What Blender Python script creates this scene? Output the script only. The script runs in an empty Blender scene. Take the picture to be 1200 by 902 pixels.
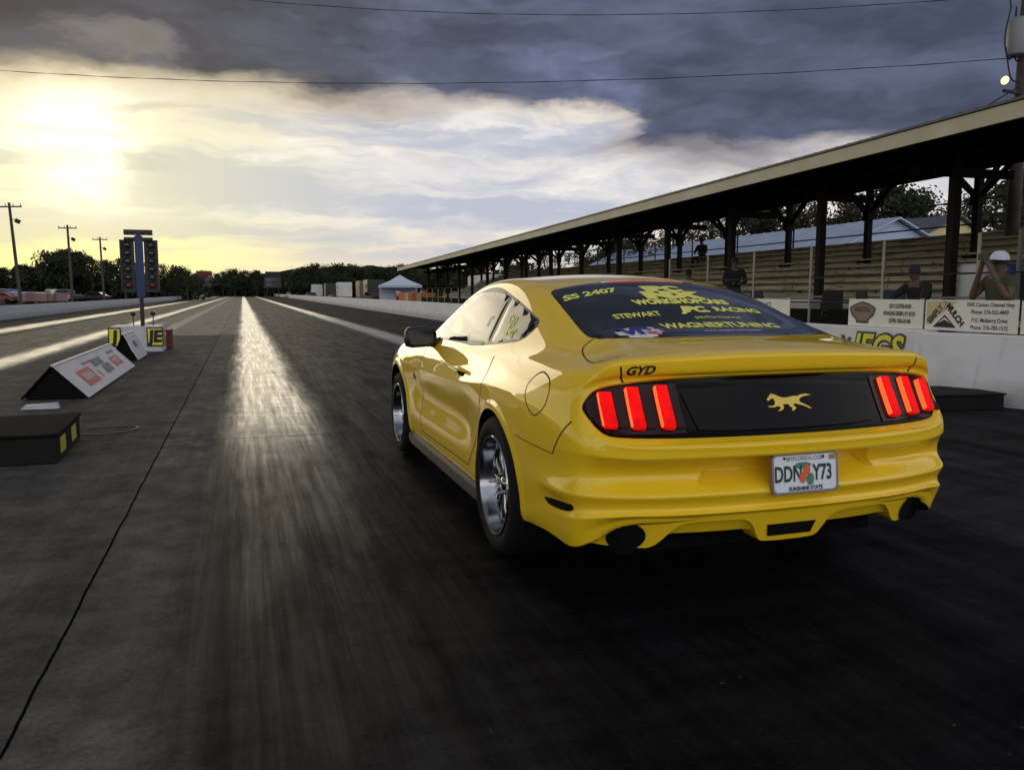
import bpy, bmesh, math, random
import numpy as np
from mathutils import Vector, Matrix
from mathutils.bvhtree import BVHTree
from mathutils.geometry import intersect_line_plane
PI = math.pi
scene = bpy.context.scene
COL = scene.collection
rnd = random.Random(7)

# ------------------------------------------------------------------ materials
def mat(name, col, rough=.6, metal=0., spec=.5, coat=0., coat_rough=.03, emit=None, estr=0., noise=0., nscale=8., bump=0., bscale=40.):
    m = bpy.data.materials.new(name); m.use_nodes = True
    nt = m.node_tree; b = nt.nodes['Principled BSDF']
    b.inputs['Base Color'].default_value = (*col, 1)
    b.inputs['Roughness'].default_value = rough
    b.inputs['Metallic'].default_value = metal
    b.inputs['Specular IOR Level'].default_value = spec
    b.inputs['Coat Weight'].default_value = coat
    b.inputs['Coat Roughness'].default_value = coat_rough
    if emit:
        b.inputs['Emission Color'].default_value = (*emit, 1); b.inputs['Emission Strength'].default_value = estr
    if noise or bump:
        tc = nt.nodes.new('ShaderNodeTexCoord')
    if noise:
        n = nt.nodes.new('ShaderNodeTexNoise'); n.inputs['Scale'].default_value = nscale; n.inputs['Detail'].default_value = 5
        nt.links.new(tc.outputs['Object'], n.inputs['Vector'])
        r = nt.nodes.new('ShaderNodeMapRange'); r.inputs['From Min'].default_value = .3; r.inputs['From Max'].default_value = .7
        r.inputs['To Min'].default_value = 1 - noise; r.inputs['To Max'].default_value = 1 + noise
        nt.links.new(n.outputs['Fac'], r.inputs['Value'])
        v = nt.nodes.new('ShaderNodeVectorMath'); v.operation = 'SCALE'
        v.inputs[0].default_value = col; nt.links.new(r.outputs['Result'], v.inputs['Scale'])
        nt.links.new(v.outputs['Vector'], b.inputs['Base Color'])
    if bump:
        n2 = nt.nodes.new('ShaderNodeTexNoise'); n2.inputs['Scale'].default_value = bscale; n2.inputs['Detail'].default_value = 4
        nt.links.new(tc.outputs['Object'], n2.inputs['Vector'])
        bp = nt.nodes.new('ShaderNodeBump'); bp.inputs['Strength'].default_value = bump; bp.inputs['Distance'].default_value = .02
        nt.links.new(n2.outputs['Fac'], bp.inputs['Height']); nt.links.new(bp.outputs['Normal'], b.inputs['Normal'])
    return m

class NG:
    """small node-graph helper"""
    def __init__(s, nt): s.nt = nt
    def node(s, t, **kw):
        n = s.nt.nodes.new(t)
        for k, v in kw.items(): setattr(n, k, v)
        return n
    def put(s, sock, v):
        if isinstance(v, bpy.types.NodeSocket): s.nt.links.new(v, sock)
        elif v is not None:
            if hasattr(sock.default_value, '__len__') and not hasattr(v, '__len__'): v = [v] * len(sock.default_value)
            if hasattr(sock.default_value, '__len__') and len(sock.default_value) == 4 and len(v) == 3: v = (*v, 1)
            sock.default_value = v
    def m(s, op, a, b=None, c=None, clamp=False):
        n = s.node('ShaderNodeMath', operation=op); n.use_clamp = clamp
        for i, v in enumerate((a, b, c)):
            if v is not None: s.put(n.inputs[i], v)
        return n.outputs[0]
    def ss(s, v, a, b, lo=0., hi=1.):
        n = s.node('ShaderNodeMapRange', interpolation_type='SMOOTHSTEP')
        s.put(n.inputs['Value'], v); s.put(n.inputs['From Min'], a); s.put(n.inputs['From Max'], b)
        s.put(n.inputs['To Min'], lo); s.put(n.inputs['To Max'], hi)
        return n.outputs['Result']
    def noise(s, vec, scale=1., detail=5., rough=.5, dist=0., lac=2.):
        n = s.node('ShaderNodeTexNoise'); s.put(n.inputs['Vector'], vec)
        for k, v in (('Scale', scale), ('Detail', detail), ('Roughness', rough), ('Distortion', dist), ('Lacunarity', lac)): n.inputs[k].default_value = v
        return n.outputs['Fac']
    def comb(s, x, y, z):
        n = s.node('ShaderNodeCombineXYZ')
        for i, v in enumerate((x, y, z)): s.put(n.inputs[i], v)
        return n.outputs[0]
    def sep(s, v):
        n = s.node('ShaderNodeSeparateXYZ'); s.put(n.inputs[0], v); return n.outputs
    def mix(s, f, a, b, mode='MIX'):
        n = s.node('ShaderNodeMix', data_type='RGBA', blend_type=mode)
        s.put(n.inputs['Factor'], f); s.put(n.inputs[6], a); s.put(n.inputs[7], b)
        return n.outputs[2]
    def bump(s, h, st=.3, d=.02):
        n = s.node('ShaderNodeBump'); n.inputs['Strength'].default_value = st; n.inputs['Distance'].default_value = d
        s.put(n.inputs['Height'], h); return n.outputs[0]

# ------------------------------------------------------------------ objects
def tag(o, label=None, cat=None, group=None, kind=None):
    if label: o['label'] = label
    if cat: o['category'] = cat
    if group: o['group'] = group
    if kind: o['kind'] = kind
    return o
def empty(name, loc=(0, 0, 0), rz=0., label=None, cat=None, group=None):
    o = bpy.data.objects.new(name, None); COL.objects.link(o); o.location = loc; o.rotation_euler = (0, 0, rz)
    o.empty_display_size = .2
    return tag(o, label, cat, group)
def link(name, me, mats, parent=None, loc=None):
    o = bpy.data.objects.new(name, me); COL.objects.link(o)
    for m in (mats if isinstance(mats, (list, tuple)) else [mats]): me.materials.append(m)
    if parent: o.parent = parent
    if loc: o.location = loc
    return o
def copy_tree(o, parent=None):
    c = o.copy(); COL.objects.link(c)
    if parent: c.parent = parent
    for ch in list(o.children): copy_tree(ch, c)
    return c

class MB:
    def __init__(s): s.v = []; s.f = []; s.mi = []; s.sm = []
    def add(s, vs, fs, mi=0, sm=False):
        n = len(s.v); s.v += [tuple(v) for v in vs]
        for f in fs: s.f.append([i + n for i in f]); s.mi.append(mi); s.sm.append(sm)
        return s
    def box(s, c, d, rz=0., mi=0, M=None):
        x, y, z = d[0] / 2, d[1] / 2, d[2] / 2
        vs = [Vector((a * x, b * y, g * z)) for g in (-1, 1) for a, b in ((-1, -1), (1, -1), (1, 1), (-1, 1))]
        R = M if M is not None else Matrix.Rotation(rz, 3, 'Z')
        return s.add([R @ v + Vector(c) for v in vs], [(3, 2, 1, 0), (4, 5, 6, 7), (0, 1, 5, 4), (1, 2, 6, 5), (2, 3, 7, 6), (3, 0, 4, 7)], mi)
    def bar(s, a, b, w, h=None, mi=0, upv=(0, 0, 1)):
        a = Vector(a); b = Vector(b); d = (b - a); L = d.length; d.normalize(); h = h or w
        u = Vector(upv)
        if abs(d.dot(u)) > .98: u = Vector((0, 1, 0))
        r = d.cross(u).normalized(); u = r.cross(d)
        M = Matrix((r, d, u)).transposed()
        return s.box((a + b) / 2, (w, L, h), M=M, mi=mi)
    def tube(s, pts, r, n=8, mi=0, cap=True, sm=True):
        pts = [Vector(p) for p in pts]; rr = r if isinstance(r, (list, tuple)) else [r] * len(pts)
        vs = []; prev = None
        for i, p in enumerate(pts):
            d = (pts[min(i + 1, len(pts) - 1)] - pts[max(i - 1, 0)]).normalized()
            u = prev if prev else (Vector((0, 0, 1)) if abs(d.z) < .9 else Vector((1, 0, 0)))
            x = d.cross(u).normalized(); u = x.cross(d).normalized(); prev = u
            for k in range(n):
                a = 2 * PI * k / n; vs.append(p + (x * math.cos(a) + u * math.sin(a)) * rr[i])
        fs = [(i * n + k, i * n + (k + 1) % n, (i + 1) * n + (k + 1) % n, (i + 1) * n + k) for i in range(len(pts) - 1) for k in range(n)]
        s.add(vs, fs, mi, sm)
        if cap: s.add(vs[:n], [tuple(range(n))[::-1]], mi); s.add(vs[-n:], [tuple(range(n))], mi)
        return s
    def lathe(s, prof, c=(0, 0, 0), axis='Z', n=32, mi=0, sm=True):
        vs = []
        for r, h in prof:
            for k in range(n):
                a = 2 * PI * k / n
                p = {'Z': (r * math.cos(a), r * math.sin(a), h), 'X': (h, r * math.cos(a), r * math.sin(a)), 'Y': (r * math.cos(a), h, r * math.sin(a))}[axis]
                vs.append(Vector(p) + Vector(c))
        fs = [(i * n + k, i * n + (k + 1) % n, (i + 1) * n + (k + 1) % n, (i + 1) * n + k) for i in range(len(prof) - 1) for k in range(n)]
        return s.add(vs, fs, mi, sm)
    def prism(s, poly, a0, a1, axis='Y', mi=0):
        """poly = 2D outline; axis Y: poly is (x,z), X: (y,z), Z: (x,y)"""
        n = len(poly)
        def P(p, h): return {'Y': (p[0], h, p[1]), 'X': (h, p[0], p[1]), 'Z': (p[0], p[1], h)}[axis]
        vs = [P(p, a0) for p in poly] + [P(p, a1) for p in poly]
        fs = [tuple(range(n))[::-1], tuple(range(n, 2 * n))] + [(i, (i + 1) % n, n + (i + 1) % n, n + i) for i in range(n)]
        return s.add(vs, fs, mi)
    def quad(s, *p, mi=0): return s.add(p, [tuple(range(len(p)))], mi)
    def build(s, name, mats, parent=None, loc=None, bevel=0., fixn=True):
        me = bpy.data.meshes.new(name); me.from_pydata(s.v, [], s.f)
        for p, m_, q in zip(me.polygons, s.mi, s.sm): p.material_index = m_; p.use_smooth = q
        if fixn or bevel:
            bm = bmesh.new(); bm.from_mesh(me)
            if fixn: bmesh.ops.recalc_face_normals(bm, faces=bm.faces)
            if bevel:
                ed = [e for e in bm.edges if len(e.link_faces) == 2 and e.calc_face_angle(0) > .6]
                bmesh.ops.bevel(bm, geom=ed, offset=bevel, segments=2, affect='EDGES', clamp_overlap=True)
            bm.to_mesh(me); bm.free()
        return link(name, me, mats, parent, loc)

def text_verts(txt, size=1., bold=0., shear=0., spacing=1., ext=0., align='CENTER', sx=1.):
    """returns (verts2d/3d, faces) of lettering centred on the origin, lying in XY"""
    cu = bpy.data.curves.new('lettering', 'FONT'); cu.body = txt; cu.size = size; cu.align_x = align; cu.align_y = 'CENTER'
    cu.offset = bold; cu.shear = shear; cu.space_character = spacing; cu.extrude = ext; cu.resolution_u = 3
    o = bpy.data.objects.new('lettering', cu); COL.objects.link(o)
    dg = bpy.context.evaluated_depsgraph_get(); me = bpy.data.meshes.new_from_object(o.evaluated_get(dg))
    vs = [Vector((v.co.x * sx, v.co.y, v.co.z)) for v in me.vertices]; fs = [tuple(p.vertices) for p in me.polygons]
    bpy.data.objects.remove(o); bpy.data.curves.remove(cu); bpy.data.meshes.remove(me)
    return vs, fs
def text_on(name, txt, size, origin, ux, uy, m, parent, bold=0., shear=0., spacing=1., sx=1., lift=.003):
    """flat lettering on a plane: origin + ux*x + uy*y, in the parent's space"""
    vs, fs = text_verts(txt, size, bold, shear, spacing, 0, 'CENTER', sx)
    ux = Vector(ux).normalized(); uy = Vector(uy).normalized(); n = ux.cross(uy)
    b = MB(); b.add([Vector(origin) + ux * v.x + uy * v.y + n * lift for v in vs], fs)
    return b.build(name, m, parent, fixn=False)
def smooth_poly(pts, n=8, closed=True, corner=()):
    """Catmull-Rom through pts; indices in corner stay sharp"""
    out = []; N = len(pts); rng = range(N if closed else N - 1)
    P = [Vector(p) for p in pts]
    for i in rng:
        p1 = P[i]; p2 = P[(i + 1) % N]
        p0 = P[i - 1] if (closed or i > 0) else p1; p3 = P[(i + 2) % N] if (closed or i + 2 < N) else p2
        m1 = (p2 - p0) * .5; m2 = (p3 - p1) * .5
        if i in corner: m1 = (p2 - p1)
        if (i + 1) % N in corner: m2 = (p2 - p1)
        L = (p2 - p1).length
        for mm in (m1, m2):
            if mm.length > L * 1.2: mm *= L * 1.2 / mm.length
        for k in range(n):
            t = k / n; t2 = t * t; t3 = t2 * t
            out.append(p1 * (2 * t3 - 3 * t2 + 1) + m1 * (t3 - 2 * t2 + t) + p2 * (3 * t2 - 2 * t3) + m2 * (t3 - t2))
    if not closed: out.append(P[-1])
    return out
def sst(x, a, b):
    t = min(1, max(0, (x - a) / (b - a))); return t * t * (3 - 2 * t)
# ------------------------------------------------------------------ the yellow coupe
CAR = Vector((2.105, 3.80, 0))
M_paint = mat('yellow_paint', (.90, .59, .016), rough=.55, spec=.12, coat=1., coat_rough=.012)
M_glass = mat('tinted_glass', (.008, .009, .011), rough=.03, spec=.28)
M_sideglass = mat('side_glass', (.02, .02, .022), rough=.015, spec=.20)
M_blk = mat('black_trim', (.012, .012, .013), rough=.38, spec=.5)
M_gloss = mat('gloss_black_panel', (.003, .003, .004), rough=.14, spec=.12)
M_gap = mat('panel_gap', (.03, .022, .008), rough=.8)
M_under = mat('underbody_black', (.006, .006, .006), rough=.9, spec=.1)
M_tyre = mat('tyre_rubber', (.007, .007, .0075), rough=.8, spec=.2, bump=.25, bscale=60)
M_chrome = mat('polished_alloy', (.40, .41, .44), rough=.14, metal=1.)
M_disc = mat('brake_steel', (.25, .25, .26), rough=.35, metal=1.)
M_rubbr = mat('rocker_plastic', (.05, .045, .042), rough=.45)
M_red = mat('lit_red_lens', (.35, .004, .003), rough=.5, spec=.05, emit=(1., .004, .006), estr=.72)
M_redrim = mat('lit_orange_edge', (.8, .1, .02), rough=.2, emit=(1., .14, .03), estr=.95)
M_smoke = mat('smoked_red_lens', (.022, .002, .004), rough=.22, spec=.22)
M_dash_red = mat('dim_red_lens', (.6, .03, .015), rough=.3, emit=(1., .05, .02), estr=.35)
M_plate = mat('plate_white', (.74, .77, .84), rough=.35)
M_ink = mat('dark_green_ink', (.006, .03, .022), rough=.5)
M_yel = mat('yellow_vinyl', (.90, .86, .16), rough=.5)
M_yelbadge = mat('yellow_emblem', (.8, .55, .05), rough=.3, coat=.5)
M_orange = mat('orange_ink', (.75, .12, .03), rough=.5)
M_leaf = mat('green_ink', (.06, .22, .14), rough=.5)
M_white = mat('white_vinyl', (.7, .7, .7), rough=.5)
M_blue = mat('blue_vinyl', (.03, .03, .25), rough=.5)
M_pink = mat('red_vinyl', (.55, .05, .10), rough=.5)

def ribbed(m, s0, s1):
    nt_ = m.node_tree; g_ = NG(nt_); tc_ = g_.node('ShaderNodeTexCoord'); x_, y_, z_ = g_.sep(tc_.outputs['Object'])
    w_ = g_.m('SINE', g_.m('MULTIPLY', z_, 520.)); n_ = g_.noise(tc_.outputs['Object'], 26., 3, .5)
    e_ = g_.m('MULTIPLY', g_.m('ADD', g_.m('MULTIPLY', w_, .10), 1.), g_.m('MULTIPLY', g_.ss(n_, .35, .65, s0, s1), g_.ss(z_, .77, .90, .72, 1.12)))
    g_.put(nt_.nodes['Principled BSDF'].inputs['Emission Strength'], e_)
ribbed(M_red, .60, .85)
K = 14
SIDE = [ # y, x[14], z[14]
 (-.80, [.84,.895,.905,.912,.912,.928,.918,.925,.925,.918,.902,.885,.862,.832], [.285,.295,.345,.405,.46,.52,.60,.68,.74,.79,.87,.925,.972,1.000]),
 (-.60, [.86,.905,.92,.925,.928,.936,.936,.942,.945,.943,.93,.912,.882,.845], [.285,.295,.34,.385,.43,.50,.58,.66,.73,.79,.86,.915,.962,.996]),
 (-.38, [.86,.91,.925,.93,.935,.942,.946,.952,.956,.954,.942,.918,.882,.848], [.26,.27,.30,.35,.41,.48,.56,.64,.72,.79,.86,.915,.962,.998]),
 (0.0,  [.86,.905,.925,.93,.935,.94,.946,.953,.957,.956,.944,.916,.88,.845], [.24,.25,.28,.33,.39,.46,.54,.62,.70,.78,.85,.905,.952,.988]),
 (.35,  [.86,.895,.912,.918,.918,.918,.922,.928,.935,.941,.938,.906,.872,.842], [.235,.245,.27,.31,.36,.43,.51,.59,.67,.75,.825,.88,.935,.975]),
 (.75,  [.84,.875,.895,.902,.905,.908,.898,.892,.90,.915,.928,.898,.862,.836], [.225,.235,.26,.30,.35,.41,.48,.56,.64,.72,.79,.86,.93,.972]),
 (1.80, [.84,.875,.895,.902,.907,.908,.898,.892,.90,.915,.922,.898,.862,.836], [.225,.235,.26,.30,.35,.41,.48,.56,.64,.71,.77,.85,.92,.955]),
 (2.30, [.85,.885,.90,.908,.914,.918,.918,.918,.922,.93,.928,.905,.872,.840], [.225,.235,.26,.30,.35,.41,.48,.56,.64,.71,.77,.84,.90,.938]),
 (2.72, [.85,.885,.90,.91,.918,.925,.928,.932,.936,.938,.932,.908,.875,.842], [.225,.235,.26,.30,.35,.41,.48,.56,.64,.71,.77,.83,.88,.915]),
 (3.15, [.83,.87,.885,.895,.902,.905,.906,.906,.906,.902,.892,.872,.845,.81], [.215,.225,.25,.29,.34,.40,.47,.54,.61,.67,.73,.78,.825,.855]),
 (3.42, [.74,.80,.82,.83,.835,.838,.838,.835,.83,.82,.805,.785,.755,.72], [.205,.215,.24,.28,.33,.39,.45,.51,.57,.625,.68,.725,.765,.79]),
]
TOP = [ # y, [(x,z)]*5
 (-.80, [(.72,1.040),(.57,1.072),(.40,1.086),(.20,1.090),(0,1.092)]),
 (-.62, [(.735,1.046),(.60,1.088),(.42,1.10),(.21,1.106),(0,1.108)]),
 (-.44, [(.76,1.048),(.645,1.115),(.45,1.13),(.22,1.14),(0,1.143)]),
 (-.12, [(.775,1.05),(.66,1.185),(.49,1.238),(.25,1.26),(0,1.267)]),
 (.18,  [(.785,1.04),(.655,1.255),(.50,1.315),(.26,1.345),(0,1.354)]),
 (.48,  [(.79,1.03),(.64,1.31),(.50,1.364),(.26,1.39),(0,1.398)]),
 (.80,  [(.79,1.022),(.635,1.335),(.50,1.386),(.26,1.41),(0,1.418)]),
 (1.15, [(.79,1.015),(.635,1.325),(.51,1.38),(.26,1.405),(0,1.413)]),
 (1.50, [(.79,1.005),(.655,1.265),(.53,1.335),(.27,1.366),(0,1.376)]),
 (1.85, [(.79,.99),(.70,1.135),(.57,1.215),(.29,1.253),(0,1.263)]),
 (2.15, [(.79,.975),(.735,1.02),(.60,1.085),(.31,1.12),(0,1.13)]),
 (2.40, [(.775,.958),(.68,.975),(.52,.99),(.27,1.005),(0,1.01)]),
 (2.75, [(.77,.93),(.65,.95),(.48,.962),(.25,.975),(0,.98)]),
 (3.10, [(.74,.88),(.60,.90),(.44,.915),(.22,.925),(0,.93)]),
 (3.40, [(.64,.81),(.52,.825),(.38,.84),(.2,.85),(0,.852)]),
]
STN = [-.80,-.62,-.42,-.12,.18,.48,.80,1.15,1.50,1.85,2.15,2.40,2.75,3.10,3.40]
def lerp_keys(keys, y, f):
    ks = sorted(keys, key=lambda k: k[0])
    if y <= ks[0][0]: return f(ks[0], ks[0], 0)
    for a, b in zip(ks, ks[1:]):
        if y <= b[0]: return f(a, b, (y - a[0]) / (b[0] - a[0]))
    return f(ks[-1], ks[-1], 0)
def side_prof(y):
    return lerp_keys(SIDE, y, lambda a, b, t: [(a[1][k] * (1 - t) + b[1][k] * t, y, a[2][k] * (1 - t) + b[2][k] * t) for k in range(K)])
def top_prof(y):
    return lerp_keys(TOP, y, lambda a, b, t: [(a[1][i][0] * (1 - t) + b[1][i][0] * t, y, a[1][i][1] * (1 - t) + b[1][i][1] * t) for i in range(5)])
# rear face: centre profile (y,z) by level, then the corner column
RC = [(-.90,.405),(-1.07,.412),(-1.10,.428),(-1.127,.448),(-1.105,.472),(-1.130,.525),(-1.060,.60),(-1.142,.672),(-1.138,.722),(-1.095,.742),(-.972,.955),(-.992,.985),(-1.0,1.048),(-.968,1.068)]
RX = [.74,.58,.40,.20,0.]
ROFF = {'b': [.085,.042,.018,.004,0], 't': [.045,.022,.010,.003,0]}
CORN = [(.80,-.86,.300),(.878,-.930,.308),(.895,-.945,.365),(.898,-.970,.435),(.885,-.96,.475),(.903,-.975,.53),(.882,-.955,.60),(.89,-.975,.69),(.888,-.972,.735),(.880,-.958,.78),(.850,-.905,.905),(.842,-.915,.955),(.818,-.925,.988),(.79,-.90,1.010)]
def rear_col(i):
    x = RX[i]; out = []
    for k, (y, z) in enumerate(RC):
        w = 0 if k <= 8 else min(1, (k - 8) / 2)
        off = ROFF['b'][i] * (1 - w) + ROFF['t'][i] * w
        zz = z - (.022 * (x / .74) ** 2 if k >= 12 else (.008 * (x / .74) ** 2 if k >= 10 else 0))
        if k <= 1: zz = z - .03 * (x / .74) ** 3
        out.append((x, y + off, zz))
    return out
FC = [(3.40,.20),(3.55,.205),(3.57,.23),(3.58,.27),(3.60,.32),(3.61,.38),(3.62,.44),(3.63,.50),(3.63,.56),(3.62,.61),(3.61,.67),(3.60,.72),(3.58,.77),(3.54,.81)]
def front_col(i):
    x = RX[i] * .93; return [(x, y - .13 * (x / .7) ** 2, z - .02 * (x / .7) ** 2) for y, z in FC]
FCORN = [(.62, 3.40 - .1, .20)] + [(.74 - .012 * max(0, k - 6), FC[k][0] - .16, FC[k][1] - .01) for k in range(1, K)]

def build_cage():
    cols = []  # vertical columns around, from rear centre (x=0) round the +x side to the front centre
    for i in (4, 3, 2, 1, 0): cols.append(rear_col(i))
    cols.append(CORN)
    for y in STN: cols.append(side_prof(y))
    cols.append(FCORN)
    for i in (0, 1, 2, 3, 4): cols.append(front_col(i))
    NC = len(cols); nS = len(STN)
    V = {}; verts = []
    def vid(key, co):
        if key not in V: V[key] = len(verts); verts.append(co)
        return V[key]
    faces = []; crease = {}
    def side_id(sgn, c, k):
        x, y, z = cols[c][k]
        if c in (0, NC - 1): return vid(('s', 0, c, k), (0, y, z))
        return vid(('s', sgn, c, k), (x * sgn, y, z))
    def cap_id(sgn, r, c, top):
        # r: row 0..nS+1 (rear edge .. front edge), c: 0 = body edge, 1..5 across to centre
        k = K - 1 if top else 0
        if c == 0: return side_id(sgn, 5 + r, k)
        if r == 0: return side_id(sgn, 5 - c, k)
        if r == nS + 1: return side_id(sgn, 6 + nS + c, k)
        y = STN[r - 1]
        if top: x, yy, z = top_prof(y)[c - 1]
        else:
            zz = .22 if y > -.2 else .22 + (-.2 - y) * .26
            x, yy, z = RX[c - 1], y, zz
        s = 0 if c == 5 else sgn
        return vid(('t' if top else 'b', s, r, c), (x * sgn if c < 5 else 0, yy, z))
    for sgn in (1, -1):
        for c in range(NC - 1):
            for k in range(K - 1):
                q = [side_id(sgn, c, k), side_id(sgn, c + 1, k), side_id(sgn, c + 1, k + 1), side_id(sgn, c, k + 1)]
                faces.append(q if sgn > 0 else q[::-1])
        for top in (True, False):
            for r in range(nS + 1):
                for c in range(5):
                    q = [cap_id(sgn, r, c, top), cap_id(sgn, r + 1, c, top), cap_id(sgn, r + 1, c + 1, top), cap_id(sgn, r, c + 1, top)]
                    faces.append(q if (sgn > 0) == top else q[::-1])
        for c in range(NC - 1):
            def cr(k, w): crease[frozenset((side_id(sgn, c, k), side_id(sgn, c + 1, k)))] = w
            if c < 7: cr(3, .8); cr(5, .45); cr(7, .75); cr(9, .4); cr(12, .55); cr(2, .4)
            if 4 <= c <= 18: cr(1, .8)
            if 8 <= c <= 17: cr(10, .62)
    return verts, faces, crease, V

def subsurf_mesh(verts, faces, crease, lev):
    me = bpy.data.meshes.new('cage'); me.from_pydata(verts, [], faces); me.update()
    at = me.attributes.new('crease_edge', 'FLOAT', 'EDGE')
    for e in me.edges:
        w = crease.get(frozenset(e.vertices));
        if w: at.data[e.index].value = w
    o = bpy.data.objects.new('cage', me); COL.objects.link(o)
    md = o.modifiers.new('s', 'SUBSURF'); md.levels = lev; md.render_levels = lev
    dg = bpy.context.evaluated_depsgraph_get()
    out = bpy.data.meshes.new_from_object(o.evaluated_get(dg))
    bpy.data.objects.remove(o); bpy.data.meshes.remove(me)
    return out

# outline of the recessed tail panel in (x,z), right half from top centre
PANEL_H = [(0,.972),(.30,.970),(.55,.963),(.74,.945),(.815,.925),(.862,.868),(.858,.83),(.825,.775),(.775,.748),(.60,.738),(.30,.734),(0,.733)]
PANEL = PANEL_H + [(-x, z) for x, z in PANEL_H[-2:0:-1]]
def seg_dist(px, pz, poly):
    """signed distance arrays: negative inside"""
    P = np.array(poly); Q = np.roll(P, -1, 0); d = np.full(px.shape, 1e9); ins = np.zeros(px.shape, bool)
    for a, b in zip(P, Q):
        ab = b - a; t = np.clip(((px - a[0]) * ab[0] + (pz - a[1]) * ab[1]) / (ab @ ab + 1e-12), 0, 1)
        dd = np.hypot(px - a[0] - t * ab[0], pz - a[1] - t * ab[1]); d = np.minimum(d, dd)
        if abs(b[1] - a[1]) > 1e-9:
            c = ((a[1] > pz) != (b[1] > pz)) & (px < (b[0] - a[0]) * (pz - a[1]) / (b[1] - a[1]) + a[0]); ins ^= c
    return np.where(ins, -d, d)
def nss(x, a, b):
    t = np.clip((x - a) / (b - a), 0, 1); return t * t * (3 - 2 * t)
R_ARCH = .385; WHZ = .35; WB = 2.72
def displace(me):
    n = len(me.vertices); co = np.zeros(n * 3); me.vertices.foreach_get('co', co); co = co.reshape(-1, 3)
    x, y, z = co.T.copy()
    rear = (y < -.80)
    pp = [tuple(p) for p in smooth_poly(PANEL, 3)]
    sd = seg_dist(x, z, pp)
    a = rear * nss(-sd, -.004, .012)
    co[:, 1] += a * .028
    lip = rear * np.exp(-((sd - .018) / .014) ** 2) * (z < .76)
    co[:, 1] -= lip * .006
    # plate recess
    rec = seg_dist(x, z, [(-.335,.662),(.335,.662),(.43,.565),(.415,.545),(-.415,.545),(-.43,.565)])
    b = (y < -.95) * nss(-rec, -.003, .012) * nss(z, .540, .60)
    co[:, 1] += b * .050
    # arch lips
    for cy in (0, WB):
        rr = np.hypot(y - cy, z - WHZ); s = (np.abs(x) > .8) & (z < .80)
        e = s * (nss(rr, R_ARCH + .05, R_ARCH + .022))
        co[:, 0] += np.sign(x) * e * .008
    # door scallop
    s = (np.abs(x) > .8) * nss(y, .45, .65) * (1 - nss(y, 1.95, 2.15))
    co[:, 0] -= np.sign(x) * s * .012 * np.exp(-((z - .56) / .09) ** 2)
    # side marker pocket bulge
    s = (np.abs(x) > .8) * np.exp(-((y + .80) / .16) ** 2 - ((z - .515) / .035) ** 2)
    co[:, 0] += np.sign(x) * s * .010
    me.vertices.foreach_set('co', co.ravel()); me.update()

cv, cf, cc, cV = build_cage()
target = [Vector(v) for v in cv]; cur = [Vector(v) for v in cv]
for it in range(2):
    m1 = subsurf_mesh([tuple(v) for v in cur], cf, cc, 2)
    for i in range(len(cur)): cur[i] = cur[i] + (target[i] - m1.vertices[i].co) * .75
    bpy.data.meshes.remove(m1)
body_me = subsurf_mesh([tuple(v) for v in cur], cf, cc, 4)
displace(body_me)
solid_bm = bmesh.new(); solid_bm.from_mesh(body_me)
BVH = BVHTree.FromBMesh(solid_bm); solid_bm.free()
body_o = bpy.data.objects.new('body', body_me); COL.objects.link(body_o)
cuts = []
for cy in (0, WB):
    for s in (1, -1):
        c = MB().lathe([(0, 0), (R_ARCH, 0), (R_ARCH, .5), (0, .5)], axis='X', n=96, sm=False)
        me = bpy.data.meshes.new('cut'); me.from_pydata([(v[0], v[1], v[2]) for v in c.v], [], c.f)
        bm = bmesh.new(); bm.from_mesh(me); bmesh.ops.remove_doubles(bm, verts=bm.verts, dist=1e-5)
        bmesh.ops.dissolve_degenerate(bm, dist=1e-6, edges=bm.edges); bmesh.ops.recalc_face_normals(bm, faces=bm.faces); bm.to_mesh(me); bm.free()
        o = bpy.data.objects.new('cut', me); COL.objects.link(o); o.location = (.60 if s > 0 else -1.10, cy, WHZ); cuts.append(o)
        md = body_o.modifiers.new('b', 'BOOLEAN'); md.operation = 'DIFFERENCE'; md.object = o; md.solver = 'EXACT'
bpy.context.view_layer.update()
dg = bpy.context.evaluated_depsgraph_get()
cut_me = bpy.data.meshes.new_from_object(body_o.evaluated_get(dg))
bpy.data.objects.remove(body_o)
for o in cuts: bpy.data.objects.remove(o)
car = empty('sports_coupe', CAR, 0, 'yellow two-door sports coupe with lit red tail lamps and racing decals on its rear glass', 'car')
cut_me.materials.clear()
body = link('body', cut_me, [M_paint, M_under], car)
for p in cut_me.polygons:
    p.use_smooth = True; c = p.center; mi = 0
    for cy in (0, WB):
        if abs(math.hypot(c.y - cy, c.z - WHZ) - R_ARCH) < .004 and abs(c.x) < .955 and abs(p.normal.x) < .3: mi = 1
    if abs(c.x) < .63 and c.z < .75 and abs(p.normal.x) > .9: mi = 1
    if p.normal.z < -.75 and c.z < .43: mi = 1
    p.material_index = mi
cut_me.set_sharp_from_angle(angle=math.radians(38))

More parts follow.
